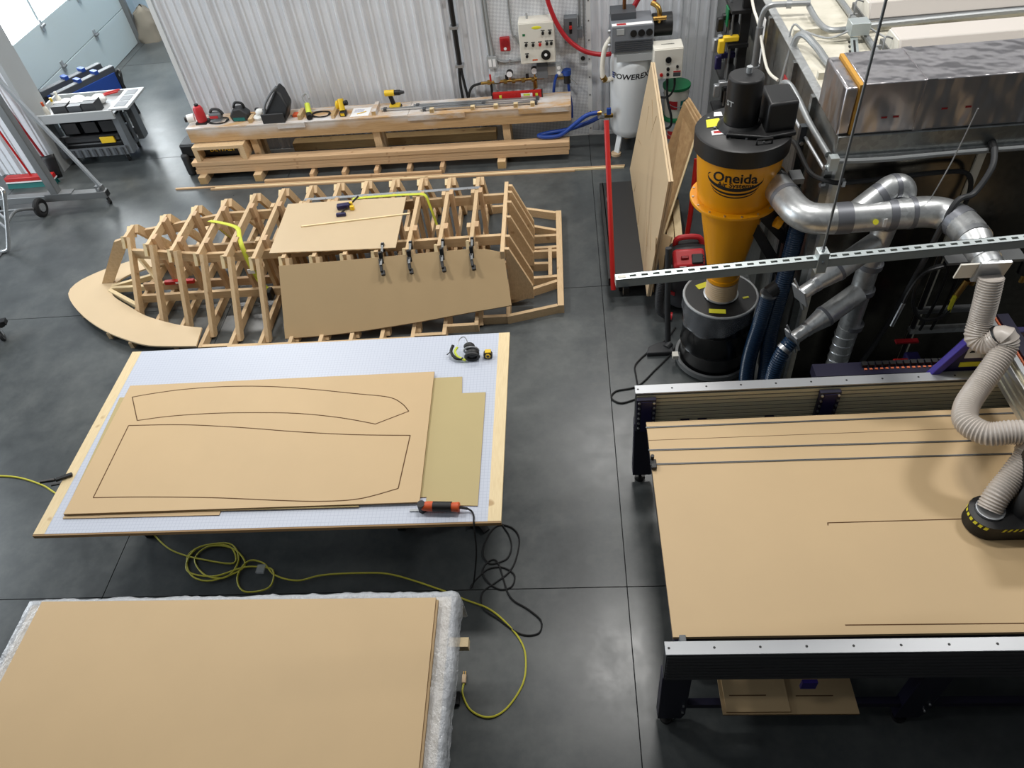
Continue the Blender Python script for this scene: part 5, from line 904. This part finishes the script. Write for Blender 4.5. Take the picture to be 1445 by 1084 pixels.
for y in (5.25, 6.0, 7.0): bxp('deck_seam', 'booth_top', bo, BX0 + .06, 6.0, y, y + .04, BZ, BZ + .05)
for k in range(10):
    cylp('deck_screw', 'dull_steel', bo, (1.85 + (k % 5) * .2, 4.7 + (k // 5) * .28 + .03 * (k % 3), BZ), (1.85 + (k % 5) * .2, 4.7 + (k // 5) * .28 + .03 * (k % 3), BZ + .003), .007, n=8)
bxp('red_reflection', 'alarm_red', bo, BX0 - .006, BX0, 5.62, 5.85, 1.80, 2.05); bxp('rating_sticker', 'paper', bo, BX0 - .037, BX0 - .035, 6.5, 6.62, 1.85, 2.22)  # reddish reflection on the booth side, put in as a coloured sheet
# strut posts and conduit on the booth corner
t = thing('strut_post', 'galvanised strut post with bolts beside the cyclone', 'strut', (1.62, 4.95, 0), 'strut posts at the booth corner'); bxp('channel', 'dark_liner', t, 1.61, 1.65, 4.88, 4.93, 0, 2.12); bxp('flange', 'galvanised', t, 1.65, 1.685, 4.87, 4.94, 0, 2.12)
for z in (1.5, 1.75, 2.0): cylp('bolt', 'screw', t, (1.63, 4.88, z), (1.63, 4.865, z), .014, n=8)
t = thing('strut_post', 'galvanised strut post at the front corner of the booth', 'strut', (1.70, 4.40, 0), 'strut posts at the booth corner'); bxp('channel', 'galvanised', t, 1.665, 1.715, 4.42, 4.47, 0, 2.12); bxp('flange', 'galv_duct', t, 1.715, 1.74, 4.425, 4.445, 0, 2.1)
for z in (1.95, 2.08): cylp('bolt', 'screw', t, (1.68, 4.42, z), (1.65, 4.41, z), .016, n=8)
t = thing('booth_conduit', 'grey conduit bending along the booth edge and front', 'conduit', (1.68, 5.0, 2.0)); tubep('pipe', 'conduit', t, [(1.60, 5.50, 2.05), (1.60, 5.46, 2.16), (1.62, 5.36, 2.20), (1.65, 5.2, 2.17), (1.67, 4.9, 2.13), (1.685, 4.48, 2.13)], .022, 12); tubep('pipe', 'conduit', t, [(1.70, 4.40, 2.13), (2.0, 4.395, 2.12), (2.6, 4.40, 2.13), (3.6, 4.40, 2.13)], .017, 10); bxp('corner_box', 'strut_zinc', t, 1.665, 1.72, 4.36, 4.42, 2.08, 2.17); tubep('pipe', 'steel', t, [(1.63, 5.3, 2.05), (1.65, 4.9, 2.04), (1.67, 4.46, 2.04)], .012, 8)
t = thing('black_cable', 'black cable strapped along the booth front below the conduit', 'cable', (2.1, 4.4, 2.0)); tubep('cable', 'rubber', t, [(1.56, 5.4, 2.1), (1.58, 5.1, 1.95), (1.60, 4.9, 1.98), (1.63, 4.6, 1.94), (1.68, 4.40, 1.99), (1.8, 4.39, 1.97), (2.1, 4.39, 1.985), (2.4, 4.39, 2.0), (2.56, 4.39, 1.98), (2.62, 4.38, 1.85), (2.60, 4.36, 1.60)], .016, 8); bxp('cable_clip', 'steel', t, 1.78, 1.80, 4.37, 4.41, 1.95, 1.99)
t = thing('booth_air_line', 'dark flexible line looping from the booth front down past the duct', 'hose', (2.5, 4.3, 0)); tubep('line', 'charcoal', t, [(2.66, 4.37, 2.16), (2.62, 4.25, 2.10), (2.52, 4.16, 1.98), (2.40, 4.10, 1.97), (2.34, 4.06, 1.80), (2.34, 4.12, 1.45), (2.36, 4.25, 1.0), (2.32, 4.3, .6), (2.2, 4.25, .30), (2.0, 4.1, .06)], .019, 10); cylp('gland', 'black', t, (2.66, 4.37, 2.15), (2.67, 4.44, 2.16), .026, n=10)
# duct board on the booth roof
t = thing('foil_duct', 'foil faced rectangular duct lying on the booth roof', 'duct', (2.9, 4.7, BZ)); bxp('duct_board', 'foil', t, 1.80, 5.0, 4.46, 4.92, BZ + .002, BZ + .33, bevel=.006); bxp('glass_fibre', 'foil_glass', t, 1.775, 1.80, 4.462, 4.918, BZ + .004, BZ + .326); bxp('end_wrap', 'foil', t, 1.70, 1.775, 4.465, 4.92, BZ + .002, BZ + .31, bevel=.012); 
for x in (2.16, 3.0): bxp('tape_seam', 'foil', t, x, x + .06, 4.456, 4.924, BZ + .002, BZ + .334)
for x in (1.95, 2.02, 2.30, 2.44): bxp('red_print', 'dark_red', t, x, x + .035, 4.4572, 4.459, BZ + .10 + .03 * (x > 2.2), BZ + .112 + .03 * (x > 2.2))
for k, (y0, y1, lab) in enumerate(((5.38, 5.70, 'white fluorescent light housing on the booth roof next to the foil duct'), (6.08, 6.42, 'white fluorescent light housing further back on the booth roof'))):
    t = thing('light_housing', lab, 'light fixture', (3.5, (y0 + y1) / 2, BZ), 'light housings on the booth'); obj('housing', MB().prism([(2.36, y0, BZ + .05), (2.36, y1, BZ + .05), (2.36, y1 - .05, BZ + .16), (2.36, y0 + .06, BZ + .16)], (2.9, 0, 0)), 'fluoro_white', t, bevel=.01); obj('end_cap', MB().prism([(2.35, y0 + .01, BZ + .05), (2.35, y1 - .01, BZ + .05), (2.35, y1 - .06, BZ + .15), (2.35, y0 + .07, BZ + .15)], (.012, 0, 0)), 'cream', t); tubep('bail', 'dull_steel', t, [(2.36, (y0 + y1) / 2, BZ + .12), (2.30, (y0 + y1) / 2, BZ + .14), (2.28, (y0 + y1) / 2 - .04, BZ + .10), (2.28, (y0 + y1) / 2 - .06, BZ + .01)], .007, 6); bxp('gasket_rail', 'dull_steel', t, 2.34, 5.3, y0 - .03, y1 + .03, BZ + .002, BZ + .05)
t = thing('roof_conduit', 'grey conduit grid with a junction box on the booth roof', 'conduit', (2.1, 5.9, BZ))
for P in ([(1.62, 6.42, 2.0), (1.62, 6.42, 2.25), (1.66, 6.41, BZ + .09), (1.80, 6.4, BZ + .10), (1.98, 6.38, BZ + .10)], [(1.98, 6.40, BZ + .07), (1.98, 6.15, BZ + .06), (2.0, 5.98, BZ + .06), (2.06, 5.92, BZ + .06), (2.20, 5.92, BZ + .06)], [(2.30, 5.95, BZ + .06), (2.45, 5.96, BZ + .06), (3.2, 5.99, BZ + .06), (4, 6.0, BZ + .06)], [(2.28, 7.0, BZ + .03), (2.28, 6.4, BZ + .03), (2.27, 5.8, BZ + .03), (2.27, 5.42, BZ + .03), (2.32, 5.33, BZ + .03), (2.5, 5.32, BZ + .03), (3.05, 5.32, BZ + .03)]): tubep('pipe', 'conduit', t, P, .022, 10)
bxp('junction_box', 'strut_zinc', t, 2.13, 2.27, 5.78, 5.90, BZ + .06, BZ + .15, bevel=.004); cylp('coupling', 'conduit', t, (1.80, 6.4, BZ + .10), (1.84, 6.39, BZ + .10), .032, n=12); tubep('flex_lead', 'conduit', t, [(1.70, 5.9, 1.6), (1.74, 5.85, BZ - .05), (1.78, 5.80, BZ + .10), (1.86, 5.65, BZ + .06), (1.9, 5.4, BZ + .03), (2.0, 5.22, BZ + .03), (2.2, 5.08, BZ + .03)], .026, 10); tubep('thin_lead', 'light_grey', t, [(1.74, 6.0, 2.0), (1.76, 6.0, BZ + .08), (1.84, 5.95, BZ + .06), (2.0, 5.86, BZ + .03), (2.14, 5.84, BZ + .08)], .008, 6); tubep('thin_lead', 'light_grey', t, [(2.27, 5.84, BZ + .1), (2.36, 5.80, BZ + .05), (2.45, 5.65, BZ + .03), (2.45, 5.5, BZ + .03)], .008, 6)
for y in (5.6, 6.2): obj('pipe_clamp', MB().bx(2.25, 2.31, y, y + .02, BZ + .002, BZ + .055), 'steel', t)
t = thing('roof_strut', 'slotted strut channel lying on the booth roof up to the foil duct', 'strut', (2.05, 5.3, BZ)); obj('channel', MB().beam((2.17, 5.80, BZ + .03), (1.96, 4.93, BZ + .03), .05, .04), 'strut_zinc', t); obj('slot_line', MB().beam((2.155, 5.74, BZ + .0505), (1.965, 4.97, BZ + .0505), .016, .001), 'black', t)
for k in range(10): q = k / 10; obj('tooth', MB().box((2.13 - .20 * q, 5.76 - .82 * q, BZ + .03), (.012, .025, .01)), 'black', t)
t = thing('booth_side_pipe', 'dark steel pipe rising along the booth side wall', 'pipe', (1.55, 6.9, 0)); obj('pipe', MB().tube([(1.62, 6.42, 0), (1.62, 6.42, 2.2)], .03, 12), 'dull_steel', t); cylp('coupling', 'steel', t, (1.62, 6.42, 1.82), (1.62, 6.42, 1.88), .042, n=12); tubep('white_pipe', 'cream', t, [(1.60, 7.0, 2.45), (1.62, 6.75, 2.25), (1.63, 6.5, 2.18), (1.64, 6.1, 2.0), (1.69, 5.9, 1.98)], .012, 8)

# ================================================================== ducting
RD = .10
t = duct = thing('dust_duct', 'galvanised dust collection duct with taped joints and branches', 'duct', (2.0, 4.18, 1.84))
def run(name, pts, r, mat='galv_duct', k=6, n=28): return obj(name, MB().tube(spline(pts, k) if k else [Vector(p) for p in pts], r, n), mat, duct, smooth=50)
def band(p0, p1, r, mat='duct_tape'): return obj('tape_band', MB().tube([p0, p1], r, 28), mat, duct, smooth=50)
run('inlet_pipe', [(1.42, 4.66, 1.84), (1.455, 4.46, 1.84)], RD, k=0); run('elbow', [(1.45, 4.48, 1.84), (1.47, 4.38, 1.84), (1.50, 4.28, 1.84), (1.56, 4.205, 1.84), (1.66, 4.18, 1.84), (1.72, 4.18, 1.84)], RD); run('main_pipe', [(1.70, 4.18, 1.84), (2.20, 4.19, 1.84)], RD, k=0)
run('end_elbow', [(2.18, 4.19, 1.84), (2.28, 4.19, 1.84), (2.37, 4.16, 1.84), (2.43, 4.08, 1.84), (2.455, 3.96, 1.84), (2.455, 3.86, 1.84)], RD); run('end_pipe', [(2.455, 3.88, 1.84), (2.45, 3.58, 1.82)], .082, k=0); run('reducer', [(2.455, 3.86, 1.84), (2.454, 3.78, 1.835)], [RD, .083], k=0)
for p0, p1, m in (((1.452, 4.475, 1.84), (1.46, 4.44, 1.84), 'duct_tape'), ((1.42, 4.645, 1.84), (1.425, 4.61, 1.84), 'aluminium'), ((1.70, 4.18, 1.84), (1.80, 4.181, 1.84), 'duct_tape'), ((2.03, 4.186, 1.84), (2.08, 4.187, 1.84), 'duct_tape'), ((2.17, 4.19, 1.84), (2.20, 4.19, 1.84), 'duct_tape'), ((2.425, 4.09, 1.84), (2.45, 4.03, 1.84), 'duct_tape'), ((2.455, 3.90, 1.84), (2.455, 3.86, 1.84), 'aluminium')): band(p0, p1, RD + .0035, m)
for p0, p1 in (((2.452, 3.70, 1.83), (2.452, 3.67, 1.828)), ((2.45, 3.64, 1.825), (2.45, 3.60, 1.82))): band(p0, p1, .086, 'aluminium')
obj('round_sticker', MB().tube([(1.93, 4.08, 1.865), (1.93, 4.076, 1.867)], .018, 14), 'tag_yellow', duct); obj('white_sticker', MB().box((1.99, 4.078, 1.855), (.02, .003, .06)), 'paper', duct)
run('branch_wye', [(1.84, 4.20, 1.85), (1.98, 4.27, 1.92), (2.02, 4.28, 1.94)], .082, k=0); run('branch_elbow', [(2.0, 4.275, 1.93), (2.06, 4.30, 1.965), (2.12, 4.31, 1.965), (2.155, 4.31, 1.92), (2.155, 4.31, 1.84), (2.12, 4.30, 1.74)], .082); band((1.985, 4.27, 1.922), (2.02, 4.28, 1.94), .0855); band((2.07, 4.302, 1.967), (2.10, 4.308, 1.968), .0855)
run('drop_pipe', [(2.12, 4.30, 1.80), (2.08, 4.30, 1.40), (2.07, 4.30, .75)], .075, k=0); run('spiral_pipe', [(2.07, 4.30, .77), (2.06, 4.30, .0)], .078, k=0)
for k in range(8): obj('spiral_seam', MB().tube([(2.062 + .0795 * math.cos(a), 4.30 + .0795 * math.sin(a), .08 + k * .085 + .02 * a / (2 * PI)) for a in [PI * q / 8 for q in range(17)]], .003, 5), 'aluminium', duct)
for z in (1.70, 1.35, 1.12, .78): obj('drop_band', MB().tube([(2.09, 4.30, z + .02), (2.088, 4.30, z - .02)], .084, 28), 'duct_tape', duct, smooth=50)
for k, (a, b) in enumerate((((2.06, 4.27, 1.55), (1.54, 4.02, 1.34)), ((2.05, 4.27, 1.12), (1.56, 4.02, .92)))):
    a, b = Vector(a), Vector(b); c = a.lerp(b, .52); e = a.lerp(b, .78)
    run('wye_arm', [a, c], .078, k=0); run('reducer', [c, e], [.078, .05], k=0); run('wye_end', [e, b], .05, k=0)
    band(c - (b - a) * .03, c + (b - a) * .01, .082, 'duct_tape'); band(e - (b - a) * .02, e + (b - a) * .03, .054, 'aluminium')
    q = (b - a).normalized(); up = Vector((0, 0, 1)); sd = q.cross(up).normalized(); u2 = sd.cross(q)
    gt = obj('blast_gate', MB().box(b, (.012, .13, .15), Matrix((q, sd, u2)).transposed()), 'steel', duct); obj('gate_lever', MB().beam(b + u2 * .07, b + u2 * .15 + sd * .03, .02, .006), 'steel', gt); obj('gate_lever', MB().beam(b - u2 * .07, b - u2 * .16, .03, .006), 'dull_steel', gt)
# end blast gate above the flexible hose
obj('end_gate', MB().box((2.35, 3.60, 1.82), (.17, .012, .12), rotm('X', .2)), 'cream', duct); obj('gate_frame', MB().box((2.45, 3.585, 1.82), (.17, .02, .16), rotm('X', .2)), 'steel', duct)
for k, (x0, pts) in enumerate(((0, [(2.30, 4.07, 2.60), (2.285, 4.11, 2.25), (2.27, 4.17, 1.945)]),)): tubep('hang_wire', 'steel', duct, pts, .004, 5)
t = thing('blue_hose', 'dark blue ribbed vacuum hose looping down beside the drum', 'hose', (1.55, 4.45, 0)); hosep('hose', 'hose_blue', t, [(1.62, 4.55, 1.72), (1.60, 4.52, 1.4), (1.56, 4.46, 1.0), (1.53, 4.42, .65), (1.54, 4.38, .32), (1.53, 4.34, .12), (1.46, 4.33, .065), (1.40, 4.36, .12), (1.40, 4.40, .4), (1.44, 4.42, .75), (1.47, 4.45, 1.0)], .056, .018, .005, 16); cylp('band', 'screw', t, (1.47, 4.45, .99), (1.472, 4.452, 1.01), .067, n=18); cylp('black_fitting', 'black', t, (1.47, 4.45, 1.0), (1.60, 4.5, 1.08), .06, n=18)
t = thing('blue_hose', 'dark blue ribbed vacuum hose dropping from the lower blast gate', 'hose', (1.52, 3.9, 0)); hosep('hose', 'hose_blue', t, [(1.555, 4.015, .91), (1.50, 3.98, .84), (1.46, 3.95, .70), (1.44, 3.92, .45), (1.43, 3.90, .22), (1.46, 3.86, .08), (1.6, 3.82, .065), (1.9, 3.8, .065)], .050, .018, .005, 16); cylp('band', 'screw', t, (1.52, 3.99, .87), (1.50, 3.98, .85), .06, n=18)

# ================================================================== hanging strut
t = thing('slotted_strut', 'long slotted zinc strut hanging overhead on a threaded rod', 'strut', (1.0, 2.66, 2.70))
p0, p1 = Vector((.18, 2.585, 2.735)), Vector((2.9, 2.76, 2.735)); dv = (p1 - p0).normalized(); nrm = Vector((-dv.y, dv.x, 0)); LL = (p1 - p0).length
M = Matrix.Translation(p0) @ Matrix((( dv.x, nrm.x, 0, 0), (dv.y, nrm.y, 0, 0), (0, 0, 1, 0), (0, 0, 0, 1)))
set_frame(M)
for s in (-1, 1): bxp('web', 'strut_zinc', t, 0, LL, s * .0205 - .0015, s * .0205 + .0015, -.041, 0, smooth=0)
mb = MB(); npitch = int(LL / .0508); slot_l, slot_w = .0285, .0143   # top plate with real slots
for k in range(npitch + 1):
    a = k * .0508; b = min(LL, a + .0508); s0 = a + .011; s1 = s0 + slot_l
    mb.bx(a, b, .00715, .022, -.003, 0); mb.bx(a, b, -.022, -.00715, -.003, 0)
    if s1 < b: mb.bx(a, s0, -.00715, .00715, -.003, 0); mb.bx(s1, b, -.00715, .00715, -.003, 0)
obj('slotted_face', mb, 'strut_zinc', t, smooth=0)
for s in (-1, 1): bxp('lip', 'strut_zinc', t, 0, LL, min(s * .020, s * .011), max(s * .020, s * .011), -.041, -.038)
bxp('end_wall', 'strut_zinc', t, -.001, .001, -.02, .02, -.04, 0); bxp('sticker', 'cream', t, .012, .045, -.009, .009, .0005, .0012)
bxp('saddle', 'strut_zinc', t, .865, .91, -.027, .027, -.07, .035, bevel=.003); cylp('saddle_screw', 'screw', t, (.887, -.027, -.01), (.887, -.033, -.01), .006, n=8); cylp('nut', 'screw', t, (.887, 0, .035), (.887, 0, .047), .012, n=6); bxp('clip_foot', 'black', t, .03, .055, -.035, -.02, -.075, -.041)
cylp('threaded_rod', 'dull_steel', t, (.887, 0, .03), (.887, 0, 3.0), .0055, n=8)
set_frame()

# ================================================================== panel cart with boards
t = thing('panel_cart', 'red steel panel cart with a black rubber deck and leaning uprights', 'cart', (.75, 6.5, 0))
bxp('deck', 'black', t, .36, 1.12, 5.74, 7.32, .22, .25); bxp('frame_front', 'red', t, .36, 1.12, 5.68, 5.74, .16, .25); bxp('frame_back', 'black', t, .36, 1.12, 7.32, 7.38, .16, .25); bxp('frame_side', 'black', t, .33, .37, 5.68, 7.38, .16, .25); bxp('frame_side', 'black', t, 1.11, 1.15, 5.68, 7.38, .16, .25)
for pts in ([(.37, 5.62, .16), (.362, 5.9, .75), (.355, 6.39, 1.5)], [(1.08, 6.0, .16), (1.14, 6.15, .6), (1.18, 6.3, 1.1)]): obj('upright', MB().tube([Vector(p) for p in pts], .024, 12), 'red', t)
for y in (6.05, 6.02): cylp('upright_bolt', 'screw', t, (.36, y, .90), (.335, y, .90), .012, n=8)
for x in (.45, 1.03):
    for y in (5.82, 7.24): caster(t, x, y, .075, .16, 0)
for k, dx in enumerate((0, .022)):
    t = thing('leaning_board', ['front large MDF sheet with carved curves leaning on the panel cart', 'second large MDF sheet right behind the carved one on the panel cart'][k], 'board', (.68, 6.4, .255), 'sheets on the panel cart')
    a, b, c, d = Vector((.665 + dx, 5.38, .255)), Vector((.685 + dx, 7.62, .255)), Vector((.865 + dx, 7.52, 1.50)), Vector((.80 + dx, 5.40, 1.44)); off = Vector((.018, 0, -.002))
    obj('board', MB().prism([a, b, c, d], off), 'mdf_pale', t, smooth=0); mb = MB()
    for p, q in ((a, b), (b, c), (c, d), (d, a)): mb.beam(p + off / 2, q + off / 2, .001, .0165, (q - p).cross(off))
    if k == 0:
        for cu in ([(.5, .02), (.55, .3), (.62, .6), (.55, .95)], [(.1, .3), (.25, .5), (.45, .75), (.75, .9)], [(.2, .2), (.4, .4), (.65, .5), (.9, .4)], [(.75, .05), (.72, .4), (.8, .8)]):
            P = [a.lerp(b, u).lerp(d.lerp(c, u), v) + Vector((-.0012, 0, 0)) for u, v in cu]; tubep('carved_line', 'mdf_edge', t, P, .0035, 5)
    else: bxp('edge_mark', 'mdf_edge', t, .70 + dx, .705 + dx, 5.38, 5.40, .3, .9)
for k in range(3):
    t = thing('plywood_board', ['plywood board leaning out toward the cyclone, nearest of the three', 'plywood board in the middle of the leaning trio', 'plywood board at the back of the leaning trio'][k], 'board', (.9, 6.5, .255), 'plywood on the panel cart'); dx = .028 * k; dy = .10 * k
    a, b, c, d = Vector((.86 + dx, 5.95 + dy, .46)), Vector((.86 + dx, 7.0 + dy, .26)), Vector((1.19 + dx, 7.34 + dy * .4, 1.15)), Vector((1.27 + dx, 6.88 + dy, 1.10))
    a = Vector((.83 + dx, 6.05 + dy, .255)); b = Vector((.83 + dx, 6.98 + dy, .255)); off = Vector((.019, 0, -.006))
    obj('board', MB().prism([a, b, c, d], off), 'plywood', t, smooth=0); mb = MB().beam(a + off / 2, d + off / 2, .018, .02); obj('edge', mb, 'birch', t, smooth=0)
t = thing('offcut', 'triangular MDF offcut tucked between the leaning boards', 'offcut', (.85, 5.75, .26)); obj('board', MB().prism([(.80, 5.55, .26), (.93, 5.85, .56), (.80, 5.90, .60)], (.012, .004, 0)), 'mdf', t, smooth=0); obj('edge', MB().beam((.80, 5.55, .26), (.93, 5.85, .56), .004, .012), 'mdf_edge', t)
for k, (p0, p1, lab) in enumerate((((.95, 5.98, .30), (1.0, 6.55, .36), 'short pale stud lying on the cart deck next to the vacuum'), ((1.04, 6.0, .31), (1.06, 6.62, .45), 'pale stud tilted on the cart deck beside the red upright'))):
    t = thing('stud', lab, 'stud', p0, 'studs on the panel cart'); obj('stud', MB().beam(p0, p1, .07, .04), 'birch', t, smooth=0); obj('end_grain', MB().beam(Vector(p0) - (Vector(p1) - Vector(p0)) * .002, p0, .068, .038), 'old_pine', t)
# wet vacuum
VX, VY = 1.05, 5.58
t = thing('shop_vacuum', 'red and black shop vacuum standing behind the drum', 'vacuum', (VX, VY, 0)); obj('tank', MB().lathe((VX, VY, 0), [(.18, .06), (.19, .08), (.205, .42), (.21, .44)], 28), 'dark_grey', t); obj('power_head', MB().lathe((VX, VY, 0), [(.215, .44), (.215, .52), (.19, .60), (.12, .66), (.03, .67)], 28), 'charcoal', t, smooth=50)
obj('red_hood', MB().box((VX - .02, VY - .12, .59), (.28, .18, .12), rotm('X', .6)), 'tool_red', t, bevel=.03); obj('hood_inset', MB().box((VX + .05, VY - .165, .625), (.10, .09, .05), rotm('X', .6)), 'charcoal', t, bevel=.01); obj('switch', MB().box((VX - .06, VY - .155, .64), (.07, .03, .04), rotm('X', .6)), 'dark_red', t, bevel=.008); obj('handle', MB().tube(spline([(VX - .12, VY + .04, .62), (VX - .10, VY + .03, .72), (VX + .08, VY + .03, .72), (VX + .12, VY + .02, .62)], 5), .026, 10), 'tool_red', t); obj('brand_plate', MB().box((VX - .08, VY - .215, .585), (.06, .004, .014), rotm('X', .6)), 'paper', t)
for k in range(4): obj('vent', MB().box((VX + .06, VY - .20 + k * .02, .60 + k * .014), (.10, .006, .012), rotm('X', .6)), 'black', t)
obj('capacity_print', MB().box((VX - .16, VY - .145, .24), (.09, .01, .035), rotm('Z', -.75)), 'tool_red', t)
for a in (30, 150, 210, 330): q = math.radians(a); cylp('caster', 'black', t, (VX + .19 * math.cos(q) - .015, VY + .19 * math.sin(q), .03), (VX + .19 * math.cos(q) + .015, VY + .19 * math.sin(q), .03), .03, n=12)
hosep('hose', 'charcoal', t, [(VX - .14, VY - .12, .50), (VX - .22, VY - .18, .52), (VX - .27, VY - .22, .36), (VX - .27, VY - .25, .14), (VX - .20, VY - .25, .05)], .036, .016, .004, 12); obj('hose_cuff', MB().tube([(VX - .20, VY - .25, .05), (VX - .15, VY - .26, .045)], .038, 12), 'tool_red', t)
t = thing('vacuum_wand', 'dark vacuum wand standing upright with a flat floor nozzle', 'wand', (.79, 4.92, 0)); obj('tube', MB().tube([(.82, 4.95, .04), (.80, 5.02, .5), (.79, 5.10, 1.0)], .026, 12), 'charcoal', t); obj('nozzle', MB().prism([(.62, 4.84, 0), (.86, 4.84, 0), (.86, 4.93, 0), (.83, 4.98, 0), (.72, 4.97, 0), (.64, 4.92, 0)], (0, 0, .05)), 'charcoal', t, bevel=.012); cylp('joint', 'charcoal', t, (.80, 4.90, .045), (.84, 4.94, .06), .032, n=12)
t = thing('power_cord', 'black power cord curling on the floor by the CNC corner', 'cord', (.5, 4.6, 0)); tubep('cable', 'rubber', t, [(.92, 5.2, .01), (.798, 5.02, .008), (.641, 4.894, .008), (.513, 4.739, .008), (.505, 4.6, .008), (.511, 4.46, .008)], .008, 6); tubep('cable', 'rubber', t, [(.90, 4.95, .01), (.82, 4.83, .008), (.681, 4.665, .008), (.509, 4.477, .008), (.322, 4.429, .008), (.274, 4.349, .008), (.343, 4.287, .008), (.453, 4.314, .008), (.55, 4.36, .008)], .008, 6)
# air treatment corner at the right, in front of the booth
t = thing('air_regulator_stand', 'black stand with brass air regulators in front of the booth', 'regulator', (2.75, 4.2, 0))
for x in (2.52, 2.98): cylp('post', 'black', t, (x, 4.25, 0), (x, 4.25, 1.5), .018, n=10)
bxp('shelf', 'dull_steel', t, 2.50, 3.0, 4.10, 4.30, 1.46, 1.48); bxp('crossbar', 'galv_duct', t, 2.50, 3.0, 4.22, 4.27, .72, .76); bxp('crossbar', 'dull_steel', t, 2.50, 3.0, 4.22, 4.27, .92, .95)
for x in (2.70, 2.80, 3.02): cylp('regulator', 'black', t, (x, 4.10, 1.36), (x, 4.10, 1.46), .04, n=14); cylp('brass_fitting', 'brass', t, (x, 4.08, 1.30), (x, 4.08, 1.36), .018, n=8)
cylp('brass_valve', 'brass', t, (2.62, 4.08, 1.16), (2.66, 4.08, 1.34), .022, n=10); bxp('valve_handle', 'tag_yellow', t, 2.60, 2.62, 4.05, 4.07, 1.08, 1.22); tubep('air_tube', 'black', t, [(2.64, 4.08, 1.18), (2.58, 4.05, 1.05), (2.44, 4.05, 1.03), (2.36, 4.08, 1.15), (2.35, 4.1, 1.32), (2.40, 4.12, 1.42), (2.52, 4.14, 1.44)], .013, 8); tubep('air_tube', 'black', t, [(2.50, 4.12, 1.44), (2.36, 4.10, 1.40), (2.30, 4.08, 1.26), (2.28, 4.06, 1.16)], .012, 8); cylp('coupler', 'screw', t, (2.28, 4.06, 1.18), (2.25, 4.05, .98), .014, n=8)
for x in (2.58, 2.66): tubep('hang_cable', 'black', t, [(x, 4.2, 1.46), (x - .01, 4.18, 1.1), (x - .03, 4.2, .78)], .011, 6)
t = thing('red_trigger_tool', 'small red and black hand tool hanging by the booth', 'tool', (2.44, 4.05, .5)); bxp('grip', 'navy', t, 2.44, 2.54, 4.0, 4.10, .40, .66, bevel=.012); bxp('trigger', 'red', t, 2.34, 2.46, 4.0, 4.04, .62, .655, bevel=.01); bxp('red_strip', 'dark_red', t, 2.36, 2.52, 4.10, 4.14, .74, .755)
